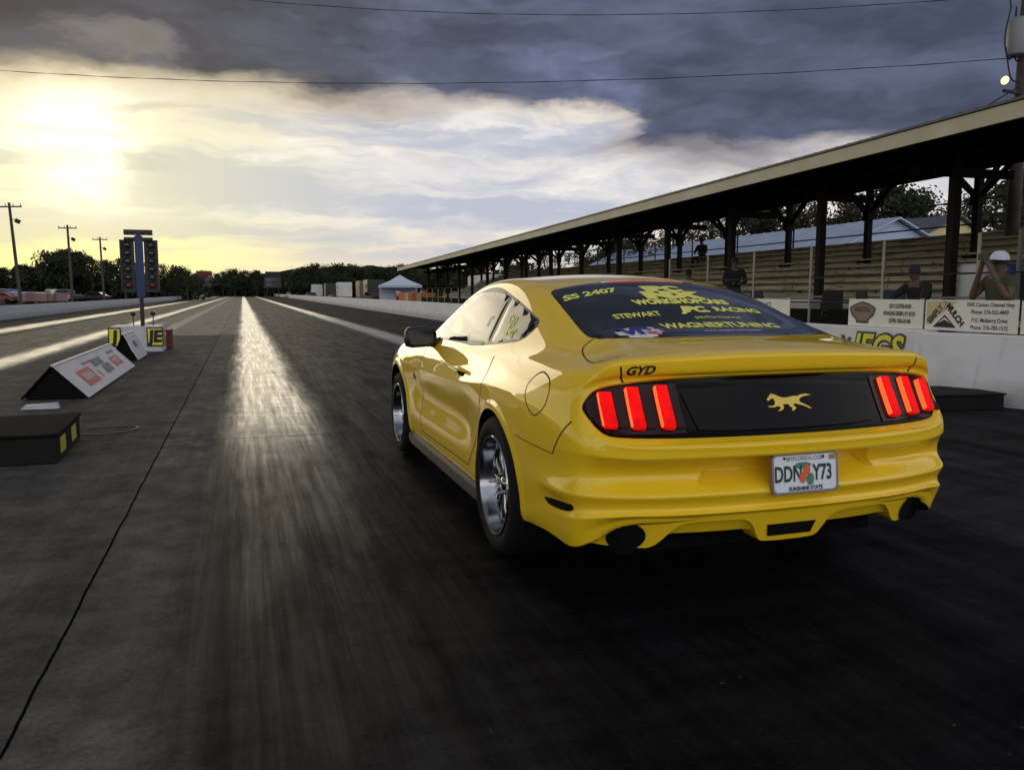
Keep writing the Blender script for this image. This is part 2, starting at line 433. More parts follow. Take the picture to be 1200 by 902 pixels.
# --- things laid on the skin
def project(p2, view, off, side=1):
    """p2 in view plane -> point on the skin pushed out by off"""
    if view == 'side': o = Vector((side * 1.6, p2[0], p2[1])); d = Vector((-side, 0, 0))
    elif view == 'rear': o = Vector((p2[0], -2, p2[1])); d = Vector((0, 1, 0))
    else: o = Vector((p2[0], p2[1], 2)); d = Vector((0, 0, -1))
    h = BVH.ray_cast(o, d)
    if h[0] is None: h = BVH.find_nearest(o + d * .7)
    n = h[1] if h[1].dot(d) < 0 else -h[1]
    return h[0] + n * off
def patch(name, poly, view, m, parent, off=.003, cell=.03, side=1, smooth=True, wall=False):
    bm = bmesh.new(); f = bm.faces.new([bm.verts.new((p[0], p[1], 0)) for p in poly])
    xs = [p[0] for p in poly]; ys = [p[1] for p in poly]
    for ax, lo, hi in ((0, min(xs), max(xs)), (1, min(ys), max(ys))):
        k = lo + cell * .5
        while k < hi:
            co = (k, 0, 0) if ax == 0 else (0, k, 0); no = (1, 0, 0) if ax == 0 else (0, 1, 0)
            bmesh.ops.bisect_plane(bm, geom=bm.verts[:] + bm.edges[:] + bm.faces[:], plane_co=co, plane_no=no); k += cell
    bmesh.ops.triangulate(bm, faces=[f for f in bm.faces if len(f.verts) > 4])
    edge = {v.index for v in bm.verts}
    bm.verts.index_update()
    bd = [v for v in bm.verts if v.is_boundary]
    bset = set(bd)
    if wall:
        base = {v: project((v.co.x, v.co.y), view, -.004, side) for v in bd}
    for v in bm.verts: v.co = project((v.co.x, v.co.y), view, off * (.15 if (v in bset and off > .002 and not wall) else 1), side)
    if wall:
        nv = {v: bm.verts.new(base[v]) for v in bd}
        for e in [e for e in bm.edges if e.is_boundary and e.verts[0] in nv and e.verts[1] in nv]:
            a, b = e.verts; bm.faces.new([a, b, nv[b], nv[a]])
    bmesh.ops.recalc_face_normals(bm, faces=bm.faces)
    me = bpy.data.meshes.new(name); bm.to_mesh(me); bm.free()
    c = sum((p.center for p in me.polygons), Vector()) / len(me.polygons)
    nn = sum((p.normal * p.area for p in me.polygons), Vector())
    want = {'side': Vector((side, 0, 0)), 'rear': Vector((0, -1, 0)), 'top': Vector((0, 0, 1))}[view]
    if nn.dot(want) < 0: me.flip_normals()
    for p in me.polygons: p.use_smooth = smooth
    if wall: me.set_sharp_from_angle(angle=.6)
    return link(name, me, m, parent)
def seam(name, path, view, w, m, parent, off=.0012, side=1, closed=False, n=6, corner=()):
    pts = smooth_poly(path, n, closed, corner)
    if closed: pts.append(pts[0])
    b = MB(); L = []; Rr = []
    for i, p in enumerate(pts):
        a = pts[max(0, i - 1)]; c = pts[min(len(pts) - 1, i + 1)]; d = (c - a); d = d.normalized() if d.length > 0 else Vector((1, 0)); nrm = Vector((-d.y, d.x))
        L.append(project(p + nrm * w / 2, view, off, side)); Rr.append(project(p - nrm * w / 2, view, off, side))
    k = len(pts); b.add(L + Rr, [(i, i + 1, k + i + 1, k + i) for i in range(k - 1)])
    return b.build(name, m, parent)
def decal(name, txt, size, at, ux, view, m, parent, bold=0., shear=0., spacing=1., sx=1., off=.0045, side=1, uy=None):
    vs, fs = text_verts(txt, size, bold, shear, spacing, 0, 'CENTER', sx)
    ux = Vector(ux).normalized(); uy = Vector(uy).normalized() if uy else Vector((-ux.y, ux.x)); b = MB()
    b.add([project(Vector(at) + ux * v.x + uy * v.y, view, off, side) for v in vs], fs)
    return b.build(name, m, parent)
# ------------------------------------------------------------------ glass
SW = [(1.87,.985),(1.77,1.085),(1.60,1.205),(1.30,1.298),(.94,1.322),(.50,1.268),(.04,1.172),(.005,1.135),(.06,1.085),(.16,1.056),(.60,1.018),(1.0,1.003)]
DV = 0.56
def clip(poly, k, sgn, ax=0):
    out = []
    for i, p in enumerate(poly):
        q = poly[(i + 1) % len(poly)]; a = (p[ax] - k) * sgn; b = (q[ax] - k) * sgn
        if a >= 0: out.append(Vector(p))
        if a * b < 0: t = a / (a - b); out.append(Vector(p).lerp(Vector(q), t))
    return out
swp = smooth_poly(SW, 5, True, (0, 7))
for s in (-1, 1):
    fr = patch('window_surround', [Vector((p.x, p.y)) + (Vector((p.x, p.y)) - Vector((.9, 1.14))).normalized() * .016 for p in swp], 'side', M_blk, car, .0025, .05, s)
    g = patch('side_window', [Vector((p.x, p.y)) - (Vector((p.x, p.y)) - Vector((.9, 1.14))).normalized() * .004 for p in clip(swp, DV + .008, 1)], 'side', M_sideglass, car, .006, .04, s)
    q = patch('quarter_window', [Vector((p.x, p.y)) - (Vector((p.x, p.y)) - Vector((.4, 1.14))).normalized() * .006 for p in clip(swp, DV - .008, -1)], 'side', M_glass, car, .006, .04, s)
RG = [(0,.275),(.30,.262),(.50,.235),(.568,.198),(.592,.05),(.618,-.20),(.640,-.42),(.628,-.492),(.56,-.535),(.38,-.575),(.20,-.592),(0,-.598)]
rg = RG + [(-x, y) for x, y in RG[-2:0:-1]]
rear_glass = patch('rear_window', smooth_poly(rg, 5), 'top', M_glass, car, .0035, .04)
WS = [(0,1.60),(.30,1.585),(.53,1.545),(.60,1.62),(.66,1.85),(.715,2.10),(.68,2.19),(.5,2.25),(.25,2.29),(0,2.30)]
ws = WS + [(-x, y) for x, y in WS[-2:0:-1]]
patch('windshield', smooth_poly(ws, 5), 'top', M_glass, car, .0035, .05)
patch('high_brake_lamp', smooth_poly([(-.235,.272),(.235,.272),(.235,.215),(-.235,.215)], 3, True, (0,1,2,3)), 'top', M_dash_red, car, .006, .04)
# decals on the rear glass
D = rear_glass
decal('glass_lettering', 'SS 2407', .095, (-.42, .045), (1, .10), 'top', M_yel, D, bold=.004, shear=.25, spacing=1.0, sx=1.0, off=.0055, uy=(-.05, 1))
decal('glass_lettering', 'JPC', .125, (.0, .052), (1, 0), 'top', M_yel, D, bold=.010, sx=1.15, spacing=1.05, off=.0055)
decal('glass_lettering', 'NX', .125, (.0, -.050), (1, 0), 'top', M_yel, D, bold=.014, sx=1.55, spacing=1.1, off=.0055)
decal('glass_lettering', 'WORKSHOPCARS', .082, (.01, -.142), (1, 0), 'top', M_yel, D, bold=.005, sx=.80, off=.0055)
decal('glass_lettering', 'STEWART', .07, (-.31, -.285), (1, .02), 'top', M_yel, D, bold=.002, sx=.8, off=.0055)
decal('glass_lettering', 'JPC.', .09, (.02, -.245), (1, 0), 'top', M_yel, D, bold=.006, sx=1.0, shear=.3, off=.0055)
decal('glass_lettering', 'RACING', .075, (.27, -.24), (1, 0), 'top', M_yel, D, bold=.003, sx=.95, off=.0055)
decal('glass_lettering', 'performance', .045, (.10, -.335), (1, 0), 'top', M_yel, D, sx=1.1, off=.0055)
decal('glass_lettering', 'WAGNERTUNING', .088, (.06, -.435), (1, 0), 'top', M_yel, D, bold=.003, sx=.88, off=.0055)
decal('glass_lettering', 'www.wagnertuning.com', .04, (.07, -.515), (1, 0), 'top', M_white, D, sx=.8, off=.0055)
# racing fuel roundel: white oval with blue and red ragged halves and two white letters
def oval(cx, cy, a, b, n=28, j=0., seed=1):
    r = random.Random(seed); return [(cx + a * math.cos(2 * PI * k / n) * (1 + r.uniform(-j, j)), cy + b * math.sin(2 * PI * k / n) * (1 + r.uniform(-j, j))) for k in range(n)]
ro = patch('glass_roundel', oval(-.40, -.49, .125, .082, 40, .06), 'top', M_white, D, .0058, .04)
patch('roundel_field', oval(-.335, -.488, .052, .060, 24, .10, 3), 'top', M_pink, ro, .0068, .04)
patch('roundel_field', oval(-.49, -.53, .018, .016, 12, .10, 5), 'top', M_pink, ro, .0068, .04)
decal('roundel_lettering', 'VP', .135, (-.425, -.487), (1, 0), 'top', M_blue, ro, bold=.009, shear=.15, sx=.95, off=.0072)
decal('roundel_lettering', 'FUEL', .042, (-.335, -.487), (1, 0), 'top', M_white, ro, bold=.002, sx=1.1, off=.0075)
# decals on the left side glass
lw = [c for c in car.children if c.name.startswith('quarter_window')][0]; sw = [c for c in car.children if c.name.startswith('side_window')][0]
decal('glass_lettering', 'DEO', .062, (.335, 1.155), (-1, -.12), 'side', M_yel, lw, bold=.002, off=.0085, side=-1, uy=(-.05, 1))
decal('glass_lettering', '2407', .072, (.285, 1.095), (-1, -.16), 'side', M_yel, lw, bold=.003, off=.0085, side=-1, uy=(-.05, 1))
fl = patch('flag_sticker', [(.765,1.195),(.655,1.195),(.69,1.095),(.80,1.095)], 'side', M_white, sw, .0085, .04, -1)
for k in range(4):
    z = 1.105 + k * .024; o_ = .80 - .35 * (z - 1.095)
    patch('flag_stripe', [(o_ - .003, z), (o_ - .108, z), (o_ - .112, z + .012), (o_ - .007, z + .012)], 'side', M_pink, fl, .0092, .04, -1)
# ------------------------------------------------------------------ tail panel, lamps
def shrink(poly, d):
    P = [Vector(p) for p in poly]; out = []
    for i, p in enumerate(P):
        a = P[i - 1]; b = P[(i + 1) % len(P)]; t = (b - a).normalized(); out.append(p + Vector((t.y, -t.x)) * d)
    return out
pn = smooth_poly(PANEL, 4)
M_cpan = mat('satin_black_panel', (.005, .005, .0065), rough=.22, spec=.12)
tail = patch('tail_panel', shrink(pn, .006), 'rear', M_gloss, car, .004, .03)
patch('centre_panel', smooth_poly([(-.46,.905),(-.25,.91),(0,.912),(.25,.91),(.46,.905),(.42,.765),(.25,.758),(0,.756),(-.25,.758),(-.42,.765)], 3, True, (0,4,5,9)), 'rear', M_cpan, tail, .010, .04, wall=True)
for s in (-1, 1):
    lens = patch('tail_lamp', smooth_poly([(s*.475,.94),(s*.64,.94),(s*.75,.93),(s*.812,.905),(s*.842,.86),(s*.838,.83),(s*.80,.775),(s*.76,.755),(s*.60,.752),(s*.475,.754)], 3, True, (0,9)), 'rear', M_smoke, car, .009, .03, wall=True)
    for i, (xb, z0, z1) in enumerate(((.545,.768,.932),(.664,.770,.928),(.772,.776,.912))):
        w = .023; xc = s * xb
        # bar seen head-on: a slab with a short foot
        pl = [(xc - w, z1), (xc + w, z1 - .002), (xc + w + .004, z0 + .012), (xc + w - .004, z0), (xc - w, z0 + .004), (xc - w - .002, z1 - .03)]
        patch('lamp_bar', smooth_poly(pl, 2, True, (0, 1, 4, 5)), 'rear', M_red, lens, .030, .03, wall=True)
        patch('lamp_edge', [(xc - w - .005, z1 - .004), (xc - w - .0005, z1 - .002), (xc - w - .0005, z0 + .01), (xc - w - .005, z0 + .014)], 'rear', M_redrim, lens, .030, .03, wall=True)
        patch('lamp_fin', [(xc + w + .006, z1 - .006), (xc + w + .040, z1 - .008), (xc + w + .046, z0 + .006), (xc + w + .012, z0 + .004)], 'rear', M_smoke, lens, .018, .03, wall=True)
horse = [(0,.30),(.01,.34),(.06,.39),(.10,.445),(.125,.47),(.145,.45),(.20,.44),(.27,.385),(.36,.345),(.47,.35),(.58,.375),(.65,.38),(.70,.37),(.78,.41),(.90,.425),(1.02,.385),(.92,.375),(.84,.36),(.76,.32),(.71,.27),(.73,.20),(.82,.14),(.90,.05),(.95,-.02),(.89,-.01),(.83,.06),(.74,.12),(.63,.17),(.57,.17),(.55,.11),(.60,.04),(.56,-.04),(.50,-.07),(.49,-.03),(.52,.03),(.47,.09),(.45,.17),(.36,.175),(.31,.15),(.33,.08),(.30,.0),(.22,-.06),(.17,-.06),(.20,-.02),(.25,.03),(.25,.09),(.20,.12),(.10,.08),(.02,.09),(-.02,.13),(.03,.14),(.09,.13),(.15,.18),(.165,.25),(.155,.32),(.12,.345),(.07,.31),(.03,.275)]
patch('galloping_emblem', [((x - .5) * .215 + .025, .848 + ((z if z > .15 else .15 + (z - .15) * .72) - .2) * .145) for x, z in horse][::-1], 'rear', M_yelbadge, tail, .014, .05, wall=True)
decal('trunk_badge', 'GYD', .045, (-.645, 1.003), (1, .03), 'rear', M_blk, car, bold=.0015, shear=.35, sx=1.25, off=.004)
# ------------------------------------------------------------------ plate
pc = Vector((.018, -1.128, .587)); tilt = Matrix.Rotation(math.radians(-6), 3, 'X')
px_, pz_ = Vector((1, 0, 0)), tilt @ Vector((0, 0, 1)); pn_ = px_.cross(pz_)  # outward normal (-y)
def pl(x, z, o=0.): return pc + px_ * x + pz_ * z + pn_ * o
b = MB(); out = smooth_poly([(-.155,-.065),(-.155,.065),(-.142,.078),(.142,.078),(.155,.065),(.155,-.065),(.142,-.078),(-.142,-.078)], 2, True, tuple(range(8)))
n = len(out); b.add([pl(p.x, p.y, .0) for p in out] + [pl(p.x, p.y, .006) for p in out], [tuple(range(n)), tuple(range(n, 2 * n))] + [(i, (i + 1) % n, n + (i + 1) % n, n + i) for i in range(n)])
plate = b.build('licence_plate', M_plate, car)
b = MB()
for i, p in enumerate(out):
    q = out[(i + 1) % n]; b.add([pl(p.x * 1.02, p.y * 1.04, .008), pl(q.x * 1.02, q.y * 1.04, .008), pl(q.x * .965, q.y * .93, .008), pl(p.x * .965, p.y * .93, .008), pl(p.x * 1.02, p.y * 1.04, -.01), pl(q.x * 1.02, q.y * 1.04, -.01)], [(0, 1, 2, 3), (0, 1, 5, 4)])
b.build('plate_frame', mat('plate_frame_metal', (.25, .22, .25), rough=.35, metal=.6), plate)
def ptext(name, t, size, x, z, m, bold=0., sx=1., sp=1.): return text_on(name, t, size, pl(x, z, .0075), px_, pz_, m, plate, bold=bold, sx=sx, spacing=sp, lift=.0005)
ptext('plate_lettering', 'DDN', .088, -.082, -.004, M_ink, .0022, .66)
ptext('plate_lettering', 'Y73', .088, .082, -.004, M_ink, .0022, .66)
ptext('plate_lettering', 'MYFLORIDA.COM', .024, 0, .058, mat('plate_grey', (.28, .32, .36)), .0004, .95)
ptext('plate_lettering', 'SUNSHINE STATE', .022, 0, -.062, M_ink, .0008, .95)
def pdisc(nm, cx, cz, a, bb, m, o, seed=1):
    return MB().add([pl(x, z, o) for x, z in oval(cx, cz, a, bb, 16, .05, seed)], [tuple(range(16))]).build(nm, m, plate, fixn=False)
pdisc('plate_leaf', -.012, .030, .040, .014, M_leaf, .0078); pdisc('plate_leaf', .022, -.026, .018, .026, M_leaf, .0078)
pdisc('plate_orange', .006, .012, .017, .020, M_orange, .0084); pdisc('plate_orange', -.014, -.018, .017, .022, M_orange, .0088, 2)
pdisc('plate_bolt', -.10, .062, .006, .006, M_blk, .009); pdisc('plate_bolt', .085, .062, .006, .006, M_blk, .009)
MB().add([pl(.115, .048, .0085), pl(.145, .048, .0085), pl(.145, .068, .0085), pl(.115, .068, .0085)], [(0, 1, 2, 3)]).build('plate_sticker', mat('sticker_gold', (.35, .22, .05)), plate)
# ------------------------------------------------------------------ seams and fittings
for s in (-1, 1):
    seam('fuel_or_panel_seam', [(-.53,.965),(-.63,.945),(-.675,.905),(-.67,.84),(-.60,.79),(-.53,.80),(-.46,.85),(-.445,.90),(-.475,.945)], 'side', .0055, M_gap, car, side=s, closed=True).name = 'fuel_door_seam'
    seam('door_seam', [(.30,.97),(.24,.90),(.235,.80),(.30,.66),(.43,.50),(.56,.38),(.62,.325)], 'side', .007, M_gap, car, side=s)
    seam('door_seam', [(1.86,.93),(1.90,.80),(1.93,.60),(1.93,.42),(1.90,.31)], 'side', .007, M_gap, car, side=s)
    seam('door_seam', [(.62,.325),(1.2,.318),(1.90,.31)], 'side', .006, M_gap, car, side=s)
    seam('bumper_seam', [(-.355,.665),(-.50,.660),(-.68,.655),(-.765,.655)], 'side', .004, M_gap, car, side=s)
    seam('bumper_seam', [(-.765,.655),(-.80,.70),(-.85,.76),(-.895,.805)], 'side', .007, M_gap, car, side=s)
    seam('trunk_seam', [(s*.632,-.50),(s*.70,-.545),(s*.735,-.62),(s*.765,-.74),(s*.772,-.82),(s*.745,-.86)], 'top', .006, M_gap, car)
    seam('trunk_seam', [(s*.722,1.02),(s*.715,.985),(s*.700,.955)], 'rear', .008, M_gap, car)
    patch('side_marker', smooth_poly([(-.66,.452),(-.80,.470),(-.915,.478),(-.925,.462),(-.90,.447),(-.80,.432),(-.70,.430)], 3, True, (0,)), 'side', M_under, car, .003, .03, s)
    patch('fender_vent', [(2.05,.71),(2.12,.715),(2.115,.675),(2.05,.672)], 'side', M_blk, car, .004, .03, s)
    # rocker skirt
    b = MB(); prof = [(.868,.245),(.912,.232),(.918,.165),(.905,.155),(.80,.165),(.80,.235)]
    ys = [.36,.45,1.2,1.95,2.28,2.36]
    vs = [(s * x, y, z + (.03 if y in (.36, 2.36) and z < .2 else 0)) for y in ys for x, z in prof]; m_ = len(prof)
    b.add(vs, [(i * m_ + k, i * m_ + (k + 1) % m_, (i + 1) * m_ + (k + 1) % m_, (i + 1) * m_ + k) for i in range(len(ys) - 1) for k in range(m_)] + [tuple(range(m_)), tuple(range(len(vs) - m_, len(vs)))])
    b.build('rocker_skirt', M_rubbr, car, bevel=.006)
    # door handle
    patch('handle_recess', smooth_poly([(.68,.862),(.86,.866),(.87,.842),(.80,.826),(.70,.828)], 4), 'side', M_under, car, .0015, .03, s)
    hb = [project((y, .856), 'side', .004 + .028 * math.sin(PI * min(1, max(0, (y - .66) / .22))) ** .4, s) for y in (.66,.675,.71,.77,.83,.865,.88)]
    MB().tube(hb, [.007,.011,.013,.014,.013,.011,.007], 8).build('door_handle', M_paint, car)
    # mirror
    b = MB(); me = None
    mx = s * .955; cyy, czz = 1.70, 1.005
    rings = []
    for t, hw, hh in ((-.055,.092,.058),(-.04,.108,.070),(0,.112,.074),(.045,.10,.066),(.085,.07,.046),(.10,.035,.025)):
        rings.append([(mx + s * (a * hw) , cyy + t + s * 0 - .03 * a * 0, czz + c_ * hh - .006 * a) for a, c_ in ((-1,-.45),(-.9,-.85),(-.6,-1),(.5,-1),(.9,-.8),(1,-.3),(.97,.5),(.8,.92),(.4,1),(-.5,.92),(-.85,.7),(-1,.3))])
    m_ = 12; vs = [p for r in rings for p in r]
    b.add(vs, [(i * m_ + k, i * m_ + (k + 1) % m_, (i + 1) * m_ + (k + 1) % m_, (i + 1) * m_ + k) for i in range(5) for k in range(m_)] + [tuple(range(m_)), tuple(range(len(vs) - m_, len(vs)))], sm=True)
    mir = b.build('wing_mirror', M_blk, car); mir.data.set_sharp_from_angle(angle=.9)
    MB().add([Vector((p[0] * 1, cyy - .0565, p[2])).lerp(Vector((mx, cyy - .0565, czz)), .10) for p in rings[0]], [tuple(range(m_))]).build('mirror_glass', mat('mirror_glass', (.02, .022, .035), rough=.12, spec=.6), mir)
    MB().tube([(s*.80, 1.73, .965), (s*.86, 1.72, .955), (s*.92, 1.71, .965)], [.035,.028,.024], 8).build('mirror_arm', M_blk, mir)
seam('trunk_seam', [(-.62,-.515),(-.38,-.598),(0,-.622),(.38,-.598),(.62,-.515)], 'top', .008, M_gap, car)
# ------------------------------------------------------------------ lower valance with its two pipes
def yv(x): return -1.102 + .145 * (abs(x) / .80) ** 3
half = [(0,.432),(.30,.432),(.62,.426),(.78,.420),(.865,.385),(.885,.345),(.83,.315),(.66,.298),(.605,.300),(.57,.325),(.515,.385),(.46,.405),(.30,.408),(.225,.402),(.185,.375),(.155,.325),(.13,.300),(.06,.294),(0,.294)]
hs = smooth_poly([Vector(p) for p in half], 3, False, (4, 5, 17, 18))
ol = [(p.x, p.y) for p in hs] + [(-p.x, p.y) for p in hs[-2:0:-1]]
bm = bmesh.new(); bm.faces.new([bm.verts.new((p[0], 0, p[1])) for p in ol])
k = -.85
while k < .86: bmesh.ops.bisect_plane(bm, geom=bm.verts[:] + bm.edges[:] + bm.faces[:], plane_co=(k, 0, 0), plane_no=(1, 0, 0)); k += .05
ex = bmesh.ops.extrude_face_region(bm, geom=bm.faces[:]); moved = {g for g in ex['geom'] if isinstance(g, bmesh.types.BMVert)}
for v in bm.verts:
    y0 = yv(v.co.x); slope = (.43 - v.co.z) * .32
    v.co.y = (y0 + slope) if v in moved else (y0 + .10 + slope)
bmesh.ops.recalc_face_normals(bm, faces=bm.faces); me = bpy.data.meshes.new('valance'); bm.to_mesh(me); bm.free()
val = link('rear_valance', me, M_paint, car)
def vface(nm, poly, m, off, parent=val):
    n = len(poly); vs = []
    for x, z in poly: vs.append((x, yv(x) + (.43 - z) * .32 - off, z))
    return MB().add(vs, [tuple(range(n))]).build(nm, m, parent, fixn=True)
vface('valance_slot', [(-.118,.372),(.118,.372),(.105,.318),(-.105,.318)], M_under, .004)
for s in (-1, 1):
    vface('valance_slot', [(s*.84,.415),(s*.72,.422),(s*.60,.424),(s*.52,.424),(s*.545,.411),(s*.66,.405),(s*.78,.402)], M_under, .004)
    for sg in (0,):
        cx_, cz_ = s * .70, .352
        y0 = yv(cx_) + (.43 - cz_) * .32
        vface('pipe_cutout', oval(cx_, cz_ - .006, .072, .060, 28), M_under, .005)
        ep = MB().lathe([(.046, .02), (.050, .018), (.052, .03), (.052, .15), (.046, .15), (.046, .03), (.040, .06), (0, .07)], (cx_, y0 - .022, cz_ - .012), 'Y', 32, 0).build('exhaust_tip', M_under, car)
        vface('reflector', [(s*.30,.400), (s*.30,.400), (s*.31,.395)], M_under, .001) if False else None
for s in (-1, 1):
    vs = []; xs = [.14, .20, .30, .40, .50, .60]
    for x in xs: vs += [(s * x, yv(x) + .012, .425), (s * x, yv(x) + .055, .352 if .16 < x < .55 else .34)]
    MB().add(vs, [(2 * i, 2 * i + 2, 2 * i + 3, 2 * i + 1) for i in range(len(xs) - 1)]).build('valance_inner', M_paint, val)
MB().box((0, .9, .235), (1.30, 3.4, .05)).build('underfloor', M_under, car)
MB().box((0, -.72, .40), (1.3, .5, .06)).build('silencer', M_under, car)
# ------------------------------------------------------------------ wheels
def wheel(y, s, R, W, rim, face):
    x = face
    w = empty('wheel', (s * x, y, R)); w.parent = car; tag(w)
    f = -1  # outward is +h
    tp = [(rim - .004, -.012), (rim + .008, .002), (rim + .03, .010), (R - .05, .012), (R - .022, .0), (R - .006, -.022), (R, -.05), (R, -W + .05), (R - .006, -W + .022), (R - .05, -W), (rim, -W)]
    def L(prof): return [(r, h * s) for r, h in prof]
    MB().lathe(L(tp), axis='X', n=64).build('tyre', M_tyre, w)
    rp = [(rim - .002, -.012), (rim + .006, .004), (rim + .002, .010), (rim - .010, .006), (rim - .016, -.02), (rim - .022, -.06), (rim - .040, -.10), (rim - .045, -W + .02), (rim, -W + .02)]
    rm = MB().lathe(L(rp), axis='X', n=64).build('rim', M_chrome, w)
    rm.data.set_sharp_from_angle(angle=.5)
    sp = MB()
    for k in range(10):
        a = 2 * PI * k / 10 + .1
        for da in (-.075, .075):
            p = [(0.052, -.060, da * .9), (.12, -.050, da * .8), (rim - .045, -.062, da), (rim - .03, -.085, da)]
            pts = [Vector((h * s, r * math.cos(a + d_), r * math.sin(a + d_))) for r, h, d_ in p]
            sp.tube(pts, [.014, .011, .010, .011], 6)
    sp.build('spokes', M_chrome, rm)
    MB().lathe(L([(0, -.038), (.03, -.040), (.036, -.05), (.062, -.055), (.07, -.075), (.07, -.12)]), axis='X', n=32).build('hub', M_chrome, rm)
    for k in range(5):
        a = 2 * PI * k / 5
        MB().lathe(L([(0, -.030), (.010, -.032), (.011, -.055)]), (0, .051 * math.cos(a), .051 * math.sin(a)), 'X', 8).build('wheel_nut', M_disc, rm)
    MB().lathe(L([(.06, -.13), (.175, -.13), (.178, -.15), (.06, -.15)]), axis='X', n=40).build('brake_disc', M_disc, w)
    MB().lathe(L([(.0, -.151), (rim - .046, -.152)]), axis='X', n=24).build('backing_plate', M_under, w)
for s in (-1, 1):
    wheel(0, s, .352, .26, .244, .945)
    wheel(WB, s, .335, .22, .234, .925)
# ------------------------------------------------------------------ sky
SUN_AZ, SUN_EL = math.radians(-9.5), math.radians(9.4)
w = bpy.data.worlds.new('World'); scene.world = w; w.use_nodes = True
nt = w.node_tree; nt.nodes.clear(); g = NG(nt)
tc = g.node('ShaderNodeTexCoord'); dirv = tc.outputs['Generated']
nrm = g.node('ShaderNodeVectorMath', operation='NORMALIZE'); g.put(nrm.inputs[0], dirv); dirn = nrm.outputs[0]
X, Y, Z = g.sep(dirn)
el = g.m('MULTIPLY', g.m('ARCSINE', Z), 57.2958)
az = g.m('MULTIPLY', g.m('ARCTAN2', X, Y), 57.2958)
den = g.m('ADD', g.m('MAXIMUM', Z, 0.), .10)
px = g.m('DIVIDE', X, den); py = g.m('DIVIDE', Y, den)
pc_ = g.comb(px, py, 0)
# angular coordinates keep the layers level; a low warp frays their edges
az_ = az; 
wv = g.noise(g.comb(g.m('MULTIPLY', az, .12), g.m('MULTIPLY', el, .30), 5.), 1., 6, .58)
wz = g.noise(g.comb(g.m('MULTIPLY', az, .12), g.m('MULTIPLY', el, .30), 15.), 1., 6, .58)
elw = g.m('ADD', el, g.m('MULTIPLY', g.m('SUBTRACT', wv, .5), 3.2))
azw = g.m('ADD', az, g.m('MULTIPLY', g.m('SUBTRACT', wz, .5), 7.))
def layer(fa, fe, off, det=6, ro=.55): return g.noise(g.comb(g.m('MULTIPLY', azw, fa), g.m('MULTIPLY', elw, fe), off), 1., det, ro)
nBig = layer(.045, .10, 1.7)
nMid = layer(.09, .34, 4.2)
nBand = layer(.045, .42, 21.3)
nFine = layer(.22, .60, 2.4, 5, .6)
# height of the lower edge of the cloud bank, dipping towards the right
e0 = g.m('ADD', g.ss(az, -2., 10., 12.3, 12.0), g.ss(az, 17., 29., 0., -3.6))
e0 = g.m('ADD', e0, g.m('MULTIPLY', g.m('SUBTRACT', nMid, .5), 2.6))
rawd = g.m('SUBTRACT', elw, e0)
dark = g.ss(rawd, -1.3, 1.9)
def blob(a, e, ra, re, warp=1.):
    da = g.m('DIVIDE', g.m('SUBTRACT', azw, a), ra); de = g.m('DIVIDE', g.m('SUBTRACT', elw, e), re)
    d2 = g.m('ADD', g.m('MULTIPLY', da, da), g.m('MULTIPLY', de, de))
    d2 = g.m('ADD', d2, g.m('MULTIPLY', g.m('SUBTRACT', nFine, .5), warp))
    return g.ss(d2, 1.5, .0)
hole = blob(22.3, 11.3, 5.0, 1.5, 1.5)
rent = g.m('MULTIPLY', blob(-7.2, 15.2, 3.6, .9, 6.), .05)
dark = g.m('MULTIPLY', dark, g.m('SUBTRACT', 1., g.m('MULTIPLY', hole, .92)))
dark = g.m('MULTIPLY', dark, g.m('SUBTRACT', 1., rent))
left = g.ss(az, -9., 13., 1., 0.)
# open sky below the bank
hor = g.mix(left, (.92, .78, .58), (1.0, .92, .38))
mid = g.mix(left, (.76, .73, .72), (.86, .83, .56))
hi = g.mix(left, (.88, .80, .70), (.90, .80, .54))
low = g.mix(g.ss(el, 1.5, 6.), hor, mid)
low = g.mix(g.ss(el, 8., 11.5), low, hi)
gate = g.m('MULTIPLY', g.ss(el, .6, 3.2), g.ss(el, 13.5, 11.))
gband = g.m('MULTIPLY', g.ss(nBand, .42, .58), gate)
low = g.mix(g.m('MULTIPLY', gband, g.ss(az, -14., 20., .55, .85)), low, g.mix(left, (.42, .46, .58), (.54, .55, .46)))
pf = g.m('MULTIPLY', g.ss(nMid, .52, .68), g.m('MULTIPLY', gate, g.ss(el, 3.5, 7.)))
low = g.mix(g.m('MULTIPLY', pf, .75), low, g.mix(left, (.98, .92, .85), (1.0, .96, .78)))
gf = g.m('MULTIPLY', g.ss(nFine, .42, .66), g.m('MULTIPLY', gate, g.ss(az, 2., 22.)))
low = g.mix(g.m('MULTIPLY', gf, .55), low, (.48, .51, .60))
bar = g.m('MULTIPLY', blob(-12., 7.9, 8., .45, .8), .55)
low = g.mix(bar, low, (.42, .44, .40))
sd = (math.sin(SUN_AZ) * math.cos(SUN_EL), math.cos(SUN_AZ) * math.cos(SUN_EL), math.sin(SUN_EL))
dt = g.node('ShaderNodeVectorMath', operation='DOT_PRODUCT'); g.put(dt.inputs[0], dirn); dt.inputs[1].default_value = sd
dist = g.m('MULTIPLY', g.m('ARCCOSINE', g.m('MINIMUM', dt.outputs['Value'], .99999)), 57.2958)
glow = g.m('POWER', 2.718, g.m('MULTIPLY', g.m('MULTIPLY', dist, dist), -1 / 9.))
glow = g.m('MULTIPLY', glow, g.ss(nFine, .32, .60, .45, 1.25))
wide = g.m('POWER', 2.718, g.m('MULTIPLY', g.m('MULTIPLY', dist, dist), -1 / 150.))
sc_ = g.node('ShaderNodeVectorMath', operation='SCALE'); sc_.inputs[0].default_value = (.95, .86, .62); g.put(sc_.inputs['Scale'], glow)
